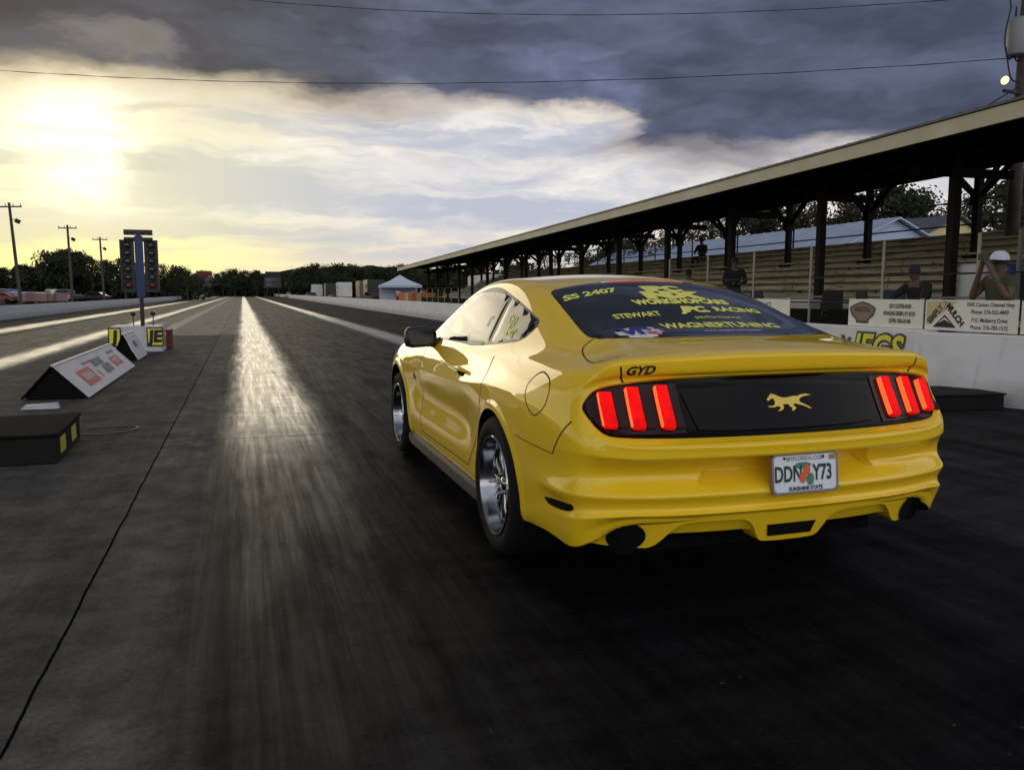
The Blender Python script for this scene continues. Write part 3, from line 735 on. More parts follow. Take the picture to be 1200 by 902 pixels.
ad = g.node('ShaderNodeVectorMath', operation='ADD'); g.put(ad.inputs[0], low); g.put(ad.inputs[1], sc_.outputs[0])
low = ad.outputs[0]
# dark bank: slate with paler bellies, bluer to the right
blu = g.ss(az, -6., 30.)
dk = g.mix(blu, (.042, .045, .056), (.075, .088, .140))
dk = g.mix(g.ss(nBig, .42, .64), dk, g.mix(blu, (.095, .105, .140), (.165, .200, .330)))
lum = g.m('MULTIPLY', g.ss(nMid, .34, .68, .72, 1.35), g.ss(nFine, .3, .7, .86, 1.14))
lum = g.m('MULTIPLY', lum, g.ss(rawd, 1.5, 5.0, .80, 1.08))
s2 = g.node('ShaderNodeVectorMath', operation='SCALE'); g.put(s2.inputs[0], dk); g.put(s2.inputs['Scale'], lum); dk = s2.outputs[0]
edge = g.m('MULTIPLY', g.m('MULTIPLY', dark, g.m('SUBTRACT', 1., dark)), 1.8)
dk = g.mix(g.m('MULTIPLY', g.m('MULTIPLY', wide, g.ss(rawd, 2.5, .0)), .14), dk, (.62, .50, .30))
dk = g.mix(edge, dk, g.mix(left, (.62, .48, .38), (.66, .54, .32)))
nA = nBig
# towards the zenith, and the paler sky behind the photographer
dk = g.mix(g.ss(el, 24., 50.), dk, (.13, .145, .185))
back = g.m('MULTIPLY', g.ss(Y, .30, -.50), g.ss(el, 62., 30.))
backc = g.mix(g.ss(g.noise(pc_, 1.1, 6, .55, .3), .42, .60), (.56, .59, .68), (1.75, 1.69, 1.60))
cl = g.mix(dark, low, dk)
cl = g.mix(back, cl, backc)
sky = g.node('ShaderNodeTexSky', sky_type='NISHITA'); sky.sun_disc = False
sky.sun_elevation = SUN_EL; sky.sun_rotation = SUN_AZ; sky.dust_density = 2.
bg1 = g.node('ShaderNodeBackground'); g.put(bg1.inputs[0], sky.outputs[0]); bg1.inputs[1].default_value = .10
bg2 = g.node('ShaderNodeBackground'); g.put(bg2.inputs[0], cl); bg2.inputs[1].default_value = 1.
mx = g.node('ShaderNodeMixShader'); mx.inputs[0].default_value = .985
nt.links.new(bg1.outputs[0], mx.inputs[1]); nt.links.new(bg2.outputs[0], mx.inputs[2])
ow = g.node('ShaderNodeOutputWorld'); nt.links.new(mx.outputs[0], ow.inputs[0])
sl = bpy.data.lights.new('sun', 'SUN'); sl.energy = .5; sl.angle = math.radians(30); sl.color = (1., .86, .62)
so = bpy.data.objects.new('sun', sl); COL.objects.link(so)
so.rotation_euler = (math.radians(90) - SUN_EL, 0, PI - SUN_AZ); so.location = (-10, 50, 20)
# ------------------------------------------------------------------ ground and strip
def track_material():
    m = bpy.data.materials.new('strip_surface'); m.use_nodes = True; nt = m.node_tree; g = NG(nt); b = nt.nodes['Principled BSDF']
    tc = g.node('ShaderNodeTexCoord'); x, y, z = g.sep(tc.outputs['Object'])
    wob = g.m('MULTIPLY', g.m('SUBTRACT', g.noise(g.comb(g.m('MULTIPLY', x, .5), g.m('MULTIPLY', y, .22), 0), 1., 3), .5), .30)
    fine = g.m('MULTIPLY', g.m('SUBTRACT', g.noise(g.comb(g.m('MULTIPLY', x, 9.), g.m('MULTIPLY', y, 1.1), 0), 1., 7, .70), .5), .26)
    xw = g.m('ADD', g.m('ADD', x, wob), fine)
    def band(a, b_, s=.12): return g.m('MULTIPLY', g.ss(xw, a - s, a + s), g.ss(xw, b_ + s, b_ - s))
    def add(*v):
        r = v[0]
        for k in v[1:]: r = g.m('ADD', r, k, clamp=True)
        return r
    streak = g.noise(g.comb(g.m('MULTIPLY', x, 20.), g.m('MULTIPLY', y, .55), 0), 1., 8, .72)
    streak2 = g.noise(g.comb(g.m('MULTIPLY', x, 6.), g.m('MULTIPLY', y, .05), 4.), 1., 5, .6)
    cross = g.noise(g.comb(g.m('MULTIPLY', x, 1.6), g.m('MULTIPLY', y, 5.), 2.), 1., 6, .7)
    blot = g.noise(g.comb(x, g.m('MULTIPLY', y, .6), 7.), .8, 6, .6)
    grain = g.noise(tc.outputs['Object'], 55., 4, .7)
    strips = add(band(-.16, .70, .18), band(3.75, 4.55, .22), band(-8.5, -7.4, .35), band(-4.7, -3.95, .28), g.m('MULTIPLY', g.m('MULTIPLY', band(-2.75, -2.35, .1), g.ss(y, 26.8, 27.2)), .8))
    rubber = add(g.m('MULTIPLY', band(-.10, .66, .10), g.ss(y, 11., 4., 0., .8)), band(.66, 3.75, .25), band(-7.1, -4.75, .25), g.m('MULTIPLY', band(-.34, -.12, .08), .55))
    centre = band(-3.75, -.2, .08)
    far = g.m('MULTIPLY', centre, g.ss(y, 26.9, 27.1))
    col = g.mix(centre, (.026, .026, .028), (.105, .100, .092))
    col = g.mix(g.m('MULTIPLY', centre, g.ss(x, -.66, -.74)), col, (.078, .075, .070))
    col = g.mix(far, col, (.050, .052, .060))
    col = g.mix(rubber, col, (.0062, .0062, .0078))
    col = g.mix(g.m('MULTIPLY', strips, g.ss(y, 4.0, 11., .0, 1.)), col, (.105, .097, .088))
    # wear: streaks along the strip, blotches across it
    k = g.m('MULTIPLY', g.ss(streak, .3, .72, .82, 1.18), g.ss(blot, .3, .7, .72, 1.28))
    k = g.m('MULTIPLY', k, g.ss(cross, .3, .7, .72, 1.26)); k = g.m('MULTIPLY', k, g.ss(grain, .3, .7, .70, 1.30))
    k = g.m('MULTIPLY', k, g.ss(streak2, .35, .65, .75, 1.2))
    iso = g.noise(g.comb(x, y, 0), 3.2, 9, .74); iso2 = g.noise(g.comb(x, y, 5.), .7, 5, .6)
    kc = g.m('MULTIPLY', g.m('MULTIPLY', g.ss(iso, .32, .68, .62, 1.32), g.ss(iso2, .35, .65, .78, 1.15)), g.ss(grain, .3, .7, .80, 1.2))
    tyre = g.m('MULTIPLY', g.ss(streak2, .56, .70), g.ss(iso2, .40, .60)); kc = g.m('MULTIPLY', kc, g.m('SUBTRACT', 1., g.m('MULTIPLY', tyre, .45)))
    k = g.m('ADD', g.m('MULTIPLY', kc, centre), g.m('MULTIPLY', k, g.m('SUBTRACT', 1., centre)))
    v = g.node('ShaderNodeVectorMath', operation='SCALE'); g.put(v.inputs[0], col); g.put(v.inputs['Scale'], k); col = v.outputs[0]
    # joints: one long seam and cross joints in the concrete
    wseam = g.m('MULTIPLY', g.m('SUBTRACT', g.noise(g.comb(0, g.m('MULTIPLY', y, 1.6), 0), 1., 6, .75), .5), .035)
    ds = g.m('ABSOLUTE', g.m('ADD', g.m('ADD', x, .70), wseam)); seam1 = g.ss(ds, .009, .003)
    yy = g.m('ADD', y, g.m('MULTIPLY', g.m('SUBTRACT', cross, .5), .10))
    dy = g.m('ABSOLUTE', g.m('SUBTRACT', g.m('FRACT', g.m('DIVIDE', g.m('ADD', yy, 1.5), 6.1)), .5))
    seam2 = g.m('MULTIPLY', g.ss(dy, .0022, .0006), g.m('MULTIPLY', g.ss(blot, .35, .55), add(centre, band(-.2, .9, .05))))
    crack = g.m('MULTIPLY', g.ss(g.m('ABSOLUTE', g.m('SUBTRACT', g.noise(g.comb(g.m('MULTIPLY', x, 1.2), g.m('MULTIPLY', y, 3.), 11.), 1., 8, .72), .5)), .012, .002), g.m('MULTIPLY', g.ss(blot, .55, .68), centre))
    vor = g.node('ShaderNodeTexVoronoi', feature='DISTANCE_TO_EDGE'); vor.inputs['Scale'].default_value = 1.
    wrp = g.m('MULTIPLY', g.m('SUBTRACT', cross, .5), .9)
    g.put(vor.inputs['Vector'], g.comb(g.m('ADD', g.m('MULTIPLY', x, .9), wrp), g.m('ADD', g.m('MULTIPLY', y, 1.1), wrp), 0))
    vc = g.m('MULTIPLY', g.ss(vor.outputs['Distance'], .020, .004), g.m('MULTIPLY', g.ss(blot, .50, .62), g.ss(cross, .40, .56)))
    col = g.mix(g.m('MULTIPLY', vc, .55), col, (.006, .006, .006))
    spk = g.noise(tc.outputs['Object'], 17., 3, .7); col = g.mix(g.m('MULTIPLY', g.ss(spk, .71, .74), .5), col, (.10, .10, .10))
    jt = g.m('MAXIMUM', g.m('MAXIMUM', seam1, g.m('MULTIPLY', seam2, .8)), g.m('MULTIPLY', crack, .6))
    col = g.mix(jt, col, (.004, .004, .004))
    g.put(b.inputs['Base Color'], col)
    rg = g.mix(rubber, (.85, .85, .85), (.62, .62, .62)); rg = g.mix(g.m('MULTIPLY', strips, g.ss(y, 4., 10., .3, 1.)), rg, (.33, .33, .33))
    rg = g.mix(far, rg, (.60, .60, .60))
    rr = g.m('ADD', g.sep(rg)[0], g.m('MULTIPLY', g.m('SUBTRACT', streak, .5), .55)); rr = g.m('ADD', rr, g.m('MULTIPLY', g.m('SUBTRACT', cross, .5), .35), clamp=True)
    rr = g.m('MAXIMUM', rr, .13)
    g.put(b.inputs['Roughness'], g.m('MAXIMUM', rr, jt))
    sp = g.m('ADD', g.m('MULTIPLY', g.m('MULTIPLY', strips, g.m('MULTIPLY', g.ss(x, -3.2, -2.9, .10, 1.), g.ss(x, 2.9, 3.2, 1., .45))), g.ss(y, 4.0, 13., .04, .66)), .08); sp = g.m('MULTIPLY', g.m('MULTIPLY', sp, g.m('SUBTRACT', 1., jt)), g.ss(g.noise(g.comb(g.m('MULTIPLY', x, 3.), g.m('MULTIPLY', y, .9), 6.), 1., 7, .7), .36, .62, .35, 1.15))
    sp = g.m('MULTIPLY', sp, g.ss(g.m('ADD', streak2, g.m('MULTIPLY', blot, .6)), .6, 1.0, .55, 1.15))
    scr = g.noise(g.comb(g.m('MULTIPLY', x, 60.), g.m('MULTIPLY', y, 1.4), 3.), 1., 4, .6)
    sp = g.m('MULTIPLY', sp, g.m('MULTIPLY', g.ss(scr, .34, .60, .75, 1.12), g.ss(cross, .32, .6, .5, 1.2)))
    g.put(b.inputs['Specular IOR Level'], sp)
    h = g.m('SUBTRACT', g.m('ADD', g.m('MULTIPLY', grain, .35), g.m('MULTIPLY', streak, .25)), g.m('MULTIPLY', jt, 2.))
    g.put(b.inputs['Normal'], g.bump(h, .35, .006))
    return m
def ground_material():
    m = bpy.data.materials.new('rough_grass'); m.use_nodes = True; nt = m.node_tree; g = NG(nt); b = nt.nodes['Principled BSDF']
    tc = g.node('ShaderNodeTexCoord'); n = g.noise(tc.outputs['Object'], .15, 8, .65); n2 = g.noise(tc.outputs['Object'], 3., 5, .7)
    c = g.mix(g.ss(n, .35, .65), (.020, .026, .010), (.045, .042, .022)); c = g.mix(g.ss(n2, .4, .7), c, (.014, .020, .008))
    g.put(b.inputs['Base Color'], c); b.inputs['Roughness'].default_value = .95; b.inputs['Specular IOR Level'].default_value = .1
    return m
def grid(x0, x1, y0, y1, z, nx=1, ny=1):
    vs = [(x0 + (x1 - x0) * i / nx, y0 + (y1 - y0) * j / ny, z) for j in range(ny + 1) for i in range(nx + 1)]
    return vs, [(j * (nx + 1) + i, j * (nx + 1) + i + 1, (j + 1) * (nx + 1) + i + 1, (j + 1) * (nx + 1) + i) for j in range(ny) for i in range(nx)]
tag(MB().add(*grid(-4000, 4000, -600, 7000, -.03, 8, 8)).build('ground', ground_material()), kind='structure')
tag(MB().add(*grid(-11.2, 15., -25, 430, -.004, 2, 40)).build('road', track_material()), kind='structure')
M_gravel = mat('gravel', (.045, .042, .038), rough=.95, spec=.1, noise=.4, nscale=3.)
tag(MB().add(*grid(15.02, 60, -10, 160, -.012, 4, 8)).build('yard', M_gravel), kind='structure')
# hills and far wood
def ridge(name, y, x0, x1, hf, m, depth, n=160, jag=0., seed=1):
    r = random.Random(seed); vs = []; fs = []
    for i in range(n + 1):
        x = x0 + (x1 - x0) * i / n; h = hf(x) + (r.uniform(-jag, jag) if jag else 0)
        vs += [(x, y - depth * .5, -1), (x, y, h), (x, y + depth * .5, h * .9), (x, y + depth, -1)]
    for i in range(n):
        for k in range(3): fs.append((i * 4 + k, i * 4 + 4 + k, i * 4 + 5 + k, i * 4 + 1 + k))
    return MB().add(vs, fs, 0, True).build(name, m)
M_hill = mat('wooded_hill', (.030, .036, .034), rough=1., spec=0., noise=.5, nscale=.02)
tag(ridge('hill', 1500, -900, 1500, lambda x: 6 + 44 * math.exp(-((x - 220) / 260) ** 2) + 18 * math.exp(-((x - 700) / 300) ** 2) + 2.0 * math.sin(x * .021) + 1.2 * math.sin(x * .09), M_hill, 300, 260, 1.3), kind='structure')

# ------------------------------------------------------------------ barriers
def wall_material(name, c0, dirt):
    m = bpy.data.materials.new(name); m.use_nodes = True; nt = m.node_tree; g = NG(nt); b = nt.nodes['Principled BSDF']
    tc = g.node('ShaderNodeTexCoord'); x, y, z = g.sep(tc.outputs['Object'])
    n = g.noise(g.comb(x, g.m('MULTIPLY', y, 1.), g.m('MULTIPLY', z, 2.)), 1.6, 7, .65)
    drip = g.noise(g.comb(g.m('MULTIPLY', x, 3.), g.m('MULTIPLY', y, 7.), g.m('MULTIPLY', z, .5)), 1., 5, .6)
    low = g.m('ADD', g.ss(z, .42, .08, 0., .55), g.m('MULTIPLY', g.m('SUBTRACT', n, .5), 1.1), clamp=True)
    c = g.mix(low, c0, dirt)
    c = g.mix(g.m('MULTIPLY', g.ss(drip, .60, .74), .35), c, tuple(v * .35 for v in c0))
    sc = g.ss(g.noise(g.comb(x, g.m('MULTIPLY', y, .4), g.m('MULTIPLY', z, 9.)), 1.3, 8, .75), .68, .71)
    c = g.mix(g.m('MULTIPLY', sc, .5), c, (.05, .05, .05))
    jj = g.ss(g.m('ABSOLUTE', g.m('SUBTRACT', g.m('FRACT', g.m('DIVIDE', y, 6.1)), .33)), .0035, .0012); c = g.mix(g.m('MULTIPLY', jj, .8), c, (.06, .06, .07))
    sk = g.m('MULTIPLY', g.ss(g.noise(g.comb(0, g.m('MULTIPLY', y, .7), g.m('MULTIPLY', z, 14.)), 1., 5, .6), .60, .70), g.ss(z, .55, .25)); c = g.mix(g.m('MULTIPLY', sk, .45), c, (.10, .10, .10))
    g.put(b.inputs['Base Color'], c); b.inputs['Roughness'].default_value = .7
    g.put(b.inputs['Normal'], g.bump(g.noise(tc.outputs['Object'], 30, 4, .6), .2, .01))
    return m
M_wall = wall_material('painted_concrete', (.74, .74, .77), (.30, .27, .24))
M_wall2 = wall_material('painted_concrete_grey', (.42, .43, .48), (.20, .19, .20))
def barrier(name, path, h, w0, w1, m, side=1, base=.0):
    b = MB(); n = len(path); prof = [(-w0 / 2, base), (-w0 / 2, base + .10), (-w1 / 2, base + h - .02), (-w1 / 2 + .02, base + h), (w1 / 2 - .02, base + h), (w1 / 2, base + h - .02), (w0 / 2, base + .10), (w0 / 2, base)]
    vs = []
    for i, p in enumerate(path):
        a = Vector(path[max(0, i - 1)]); c = Vector(path[min(n - 1, i + 1)]); d = (c - a).normalized(); r = Vector((d.y, -d.x))
        for o, z in prof: vs.append((p[0] + r.x * (o + w0 / 2 * side), p[1] + r.y * (o + w0 / 2 * side), z))
    k = len(prof)
    b.add(vs, [(i * k + j, i * k + (j + 1) % k, (i + 1) * k + (j + 1) % k, (i + 1) * k + j) for i in range(n - 1) for j in range(k)] + [tuple(range(k)), tuple(range(len(vs) - k, len(vs)))])
    return b.build(name, m)
WALL_R = [(8.17, 8.16), (8.25, 10.5), (8.42, 18), (8.75, 34), (9.1, 66), (9.8, 120), (11.0, 200), (12., 420)]
wr = tag(barrier('concrete_barrier', WALL_R, .83, .34, .20, M_wall), 'long white concrete barrier with yellow lettering running below the covered stand', 'barrier')
wn = tag(barrier('concrete_barrier', [(8.19, 8.10), (8.60, 7.0), (9.3, 5.2), (10.2, 3.2)], .82, .34, .20, M_wall), 'short white concrete barrier section nearest the right edge, behind the low black box', 'barrier')
wl = tag(barrier('concrete_barrier', [(-11.6, 420), (-11.3, 160), (-10.9, 60), (-10.8, 30), (-10.8, 5)], .66, .34, .20, M_wall2), 'long pale grey concrete barrier along the far left lane', 'barrier')
def wallpt(y, z, off=.012):
    """point on the track face of the long right barrier"""
    for a, b in zip(WALL_R, WALL_R[1:]):
        if y <= b[1]: t = (y - a[1]) / (b[1] - a[1]); x = a[0] + (b[0] - a[0]) * t; break
    return Vector((x + max(0, min(1, (z - .10) / .71)) * .07 - off, y, z))
def wall_text(name, txt, size, y, z, m, off, bold=0., shear=.15, sx=1.):
    vs, fs = text_verts(txt, size, bold, shear, 1.02, 0, 'CENTER', sx)
    b = MB(); b.add([wallpt(y - v.x, z + v.y, off) for v in vs], fs); return b.build(name, m, wr, fixn=False)
wall_text('barrier_lettering', 'JEGS', .47, 8.98, .545, M_blk, .006, .045, .12, 1.0)
wall_text('barrier_lettering', 'JEGS', .47, 8.98, .545, mat('sign_yellow', (.78, .74, .03), rough=.5), .010, .012, .12, 1.0)
MB().add([wallpt(9.74, .70, .006), wallpt(9.66, .70, .006), wallpt(9.62, .62, .006), wallpt(9.56, .68, .006), wallpt(9.50, .66, .006), wallpt(9.60, .50, .006), wallpt(9.66, .50, .006)], [(0, 1, 2, 3, 4, 5, 6)]).build('barrier_mark', M_blk, wr, fixn=False)
# repeated marks further along the barrier
# ------------------------------------------------------------------ boxes on the ground
M_box = mat('black_carpeted_box', (.008, .008, .009), rough=.8, spec=.25, noise=.3, nscale=12)
M_sty = mat('yellow_sticker', (.5, .45, .06), rough=.6, noise=.3, nscale=30)
t = empty('equipment_box', (-2.03, 7.47, 0), math.radians(2), 'low flat black box with two yellow stickers on its end, at the left edge', 'box')
MB().box((0, 0, .105), (1.24, 1.14, .21)).build('box_body', M_box, t, bevel=.008)
MB().box((0, 0, .222), (1.27, 1.17, .022)).build('lid', mat('worn_black_lid', (.010, .0095, .009), rough=.9, spec=.03, noise=.5, nscale=5), t, bevel=.005)
for yy in (-.34, .20): MB().box((.624, yy, .12), (.004, .22, .125)).build('sticker', M_sty, t)
tag(MB().tube(smooth_poly([(-1.42, 8.10, .03), (-1.28, 8.16, .012), (-1.06, 8.30, .01), (-1.02, 8.55, .01), (-1.22, 8.62, .01), (-1.45, 8.58, .01)], 5, False), .006, 6).build('cable', M_blk), 'thin black cable looping on the concrete behind the low black box', 'cable')
t = empty('timing_box', (7.70, 7.30, 0), math.radians(-8), 'low flat black box standing against the base of the right white barrier', 'box')
MB().box((0, 0, .08), (.92, .78, .16)).build('box_body', M_box, t, bevel=.008)
MB().box((0, 0, .172), (.95, .81, .022)).build('lid', M_box, t, bevel=.005)
# ------------------------------------------------------------------ A-frame boards
M_board = mat('board_white', (.50, .50, .53), rough=.55, noise=.10, nscale=4)
M_dk = mat('board_back_black', (.006, .006, .006), rough=.9, spec=.1)
M_rp = mat('faded_red_print', (.48, .10, .09), rough=.6, noise=.2, nscale=20); M_gp = mat('grey_print', (.16, .16, .19), rough=.6)
def aframe(y0, y1, xl, xa, xr, h, label, art):
    t = empty('advertising_board', (0, 0, 0), 0, label, 'board')
    t.location = (xa, y0, 0); L = y1 - y0; a = Vector((0, 0, h)); rr = Vector((xr - xa, 0, .012)); ll = Vector((xl - xa, 0, .012)); th = .016
    n = (rr - a).normalized(); nn = Vector((-n.z, 0, n.x)) if False else Vector((h, 0, xr - xa)).normalized()
    b = MB()
    q = [a, a + Vector((0, L, 0)), rr + Vector((0, L, 0)), rr]
    b.add([p for p in q] + [p + nn * th for p in q], [(0, 1, 2, 3), (7, 6, 5, 4), (0, 4, 5, 1), (1, 5, 6, 2), (2, 6, 7, 3), (3, 7, 4, 0)])
    pan = b.build('printed_panel', M_board, t)
    nl = Vector((-h, 0, -(xl - xa))).normalized(); q = [a, a + Vector((0, L, 0)), ll + Vector((0, L, 0)), ll]
    MB().add([p - Vector((.012, 0, 0)) for p in q] + [p + nl * th - Vector((.012, 0, 0)) for p in q], [(0, 1, 2, 3), (7, 6, 5, 4), (0, 4, 5, 1), (1, 5, 6, 2), (2, 6, 7, 3), (3, 7, 4, 0)]).build('back_panel', M_dk, t)
    MB().add([(xl - xa + .02, .03, .012), (xr - xa - .02, .03, .012), (0, .03, h - .02)], [(0, 1, 2)]).build('end_gusset', M_dk, t)
    MB().box((0, L / 2, h + .012), (.05, L, .02)).build('ridge_strip', M_board, t)
    down = (rr - a).normalized(); S = (rr - a).length
    def P(u, v, o=.003): # u along the board from the near end, v up from the foot
        return rr + Vector((0, u, 0)) - down * v + nn * (th + o)
    def rect(nm, u0, u1, v0, v1, m, o=.003): MB().add([P(u0, v0, o), P(u1, v0, o), P(u1, v1, o), P(u0, v1, o)], [(0, 1, 2, 3)]).build(nm, m, pan, fixn=False)
    def txt(nm, s, size, u, v, m, bold=0., sx=1., shear=0.):
        vs, fs = text_verts(s, size, bold, shear, 1, 0, 'CENTER', sx); b = MB(); b.add([P(u + k.x, v + k.y, .006) for k in vs], fs); b.build(nm, m, pan, fixn=False)
    art(rect, txt, L, S); return t
def art1(rect, txt, L, S):
    rect('print_block', .55, 1.45, .10, .36, M_rp); txt('lettering', 'NAPA', .17, 1.0, .235, M_board, .008, 1.3)
    txt('lettering', 'DISCOUNT', .16, 2.25, .36, M_gp, .01, 1.0); txt('lettering', 'AUTO', .20, 2.5, .20, M_gp, .014, 1.2, .3)
    rect('print_block', 1.70, 1.80, .12, .25, M_rp); rect('print_block', 3.15, 3.95, .15, .34, M_rp); rect('print_block', 1.3, 1.9, .40, .44, M_rp); rect('print_block', 3.4, 4.1, .40, .45, M_gp)
    txt('lettering', 'PARTS', .13, 3.55, .25, M_board, .006, 1.2)
aframe(11.13, 15.65, -2.58, -2.235, -1.855, .405, 'long white printed board folded as a tent, nearest on the centre strip', art1)
def art2(rect, txt, L, S): txt('lettering', 'RACE', .16, L * .45, S * .55, M_gp, .01, 1.)
aframe(17.1, 18.6, -2.40, -2.20, -1.96, .50, 'small steep white folded board just before the starting light base', art2)
tag(MB().prism([(-.19, 0), (.19, 0), (.17, .06), (-.15, .045)], -.06, .06).build('kerb_block', M_board, loc=(-2.22, 10.33, 0)), 'short flat white block on the ground before the long folded board', 'block')
# ------------------------------------------------------------------ starting lights
M_tree = mat('blue_post_paint', (.010, .03, .12), rough=.4); M_lampd = mat('dark_lens', (.03, .028, .025), rough=.25, coat=.5)
M_panelg = mat('lamp_panel_grey', (.020, .020, .024), rough=.5); M_rl = mat('red_lens', (.16, .006, .006), rough=.3); M_gl = mat('green_lens', (.006, .08, .035), rough=.3)
T = empty('starting_lights', (-2.13, 19.75, 0), math.radians(0), 'tall drag racing light tree on a blue post above a white boxed base', 'signal')
MB().tube([(0, 0, .56), (0, 0, 1.35)], .045, 10).build('stem', M_blk, T)
MB().box((0, 0, 1.88), (.165, .11, 1.34)).build('post', M_tree, T, bevel=.012)
for s in (-1, 1):
    fr = MB().box((s * .235, .02, 1.885), (.27, .05, 1.10)).build('lamp_panel', M_panelg, T, bevel=.006)
    MB().box((s * .365, .0, 1.885), (.035, .10, 1.12)).box((s * .235, .0, 2.44), (.30, .10, .03)).box((s * .235, 0, 1.33), (.30, .10, .03)).build('frame', M_blk, T)
    for i in range(6):
        z = 2.34 - i * .175; m = M_rl if i == 5 else (M_gl if (i == 4 and s > 0) else M_lampd)
        lm = MB().lathe([(0, -.055), (.045, -.05), (.062, -.03), (.064, .0)], (s * .24, -.01, z), 'Y', 16).build('lamp', m, T)
        MB().lathe([(.064, -.008), (.074, -.06), (.074, 0)], (s * .24, -.01, z), 'Y', 16).build('hood', M_blk, lm)
for z, w_ in ((2.62, .58), (2.47, .58)):
    hb = MB().box((0, 0, z), (w_, .10, .115 if z > 2.6 else .085)).build('staging_head', M_blk, T, bevel=.006)
    for sx_ in (-.22, -.11, .11, .22): MB().lathe([(0, -.062), (.03, -.06), (.036, -.05)], (sx_, 0, z), 'Y', 12).build('staging_lamp', M_panelg, hb)
MB().tube([(0, 0, 2.52), (0, 0, 2.66)], .045, 8).build('neck', M_tree, T)
bs = empty('light_base', (-2.27, 20.15, 0), math.radians(0), 'white box plinth with yellow and black lettered corners under the starting lights', 'plinth')
MB().box((0, 0, .29), (1.02, .95, .56)).box((0, 0, .02), (1.08, 1.0, .04)).build('plinth_box', M_board, bs, bevel=.01)
M_sy = bpy.data.materials['sign_yellow']
for (x0, x1, tx) in ((-.56, -.30, 'J'), (.22, .56, 'JE')):
    p = MB().box(((x0 + x1) / 2, -.485, .33), (x1 - x0, .014, .42)).build('corner_sign', M_blk, bs)
    MB().box(((x0 + x1) / 2, -.494, .33), (x1 - x0 - .05, .008, .36)).build('sign_face', M_sy, p)
    text_on('lettering', tx, .36, ((x0 + x1) / 2, -.500, .33), (1, 0, 0), (0, 0, 1), M_blk, p, bold=.02, shear=.1, sx=.95)
tag(MB().box((0, 0, .2), (.12, .34, .40)).box((0, 0, .42), (.16, .38, .05)).build('marker_box', mat('dark_red_box', (.16, .02, .015), rough=.7), loc=(-1.67, 20.7, 0), bevel=.01), 'upright red box beside the right end of the lettered plinth', 'box')
for x, lb in ((-2.34, 'small black sensor lamp on a thin stick left of the light stem'), (-1.93, 'small black sensor lamp on a thin stick right of the light stem')):
    q = empty('sensor_lamp', (x, 19.95, .57), 0, lb, 'lamp', 'sensor lamps on the plinth')
    MB().tube([(0, 0, 0), (0, 0, .22)], .012, 6).build('stick', M_blk, q)
    MB().lathe([(0, -.07), (.05, -.06), (.055, .05), (.0, .06)], (0, 0, .27), 'Y', 10).build('lamp_head', M_blk, q)
# ------------------------------------------------------------------ covered stand
M_roofd = mat('dark_roof_timber', (.012, .011, .010), rough=.85, spec=.2)
M_roofm = mat('weathered_roof_metal', (.10, .10, .11), rough=.5, metal=.4)
M_fascia = mat('cream_fascia', (.52, .47, .36), rough=.6, noise=.12, nscale=1.2)
M_post = mat('creosoted_post', (.016, .013, .011), rough=.9, spec=.2, noise=.3, nscale=10)
M_pipe = mat('galvanised_pipe', (.30, .28, .22), rough=.5, metal=.3)
M_pipeg = mat('grey_pipe', (.14, .14, .13), rough=.5, metal=.3)
KX = math.atan(.034)
stand = empty('grandstand_canopy', (0, 0, 0), -KX, 'long open-sided timber canopy with cream fascia running beside the strip', 'canopy')
Y0, Y1 = -2.0, 66.0
def rz_(y): return -.0105 * (y - 8.5)           # the roof falls gently away
def RP(x, y, z): return (x, y, z + rz_(y))
XF, XB = 9.72, 16.6
ZF, ZB = 3.88, 4.66
b = MB(); n = 17
for i in range(n):
    a = Y0 + (Y1 - Y0) * i / n; c = Y0 + (Y1 - Y0) * (i + 1) / n
    v = [RP(XF - .05, a, ZF), RP(XB, a, ZB), RP(XB, c, ZB), RP(XF - .05, c, ZF)]
    b.add(v + [(p[0], p[1], p[2] + .035) for p in v], [(0, 1, 2, 3), (7, 6, 5, 4), (0, 4, 5, 1), (2, 6, 7, 3), (1, 5, 6, 2), (3, 7, 4, 0)])
b.build('roof_sheet', M_roofm, stand)
b = MB()
ribs = int((Y1 - Y0) / .30)
for i in range(ribs):
    a = Y0 + .15 + i * .30
    b.bar(RP(XF - .04, a, ZF + .038), RP(XF + .7, a, ZF + .038 + .079), .05, .010)
b.build('roof_ribs', M_roofd, stand)
b = MB()
for i in range(n):
    a = Y0 + (Y1 - Y0) * i / n; c = Y0 + (Y1 - Y0) * (i + 1) / n
    b.bar(RP(XF, a, ZF - .125), RP(XF, c, ZF - .125), .04, .225)
b.build('fascia_board', M_fascia, stand)
b = MB()
for i in range(int((Y1 - Y0) / 1.21)):
    a = Y0 + .3 + i * 1.21; b.bar(RP(XF + .05, a, ZF - .13), RP(XB - .05, a, ZB - .13), .05, .20)
b.build('rafters', M_roofd, stand)
b = MB(); b.bar(RP(11.6, Y0, 3.86), RP(11.6, Y1, 3.86), .10, .26); b.bar(RP(15.85, Y0, 4.34), RP(15.85, Y1, 4.34), .10, .26); b.bar(RP(XB - .03, Y0, 4.52), RP(XB - .03, Y1, 4.52), .05, .24)
for xx in (10.5, 12.7, 13.8, 14.9): b.bar(RP(xx, Y0, 3.99 + (xx - 11.6) * .113), RP(xx, Y1, 3.99 + (xx - 11.6) * .113), .05, .08)
b.build('beams', M_roofd, stand)
NB = 15
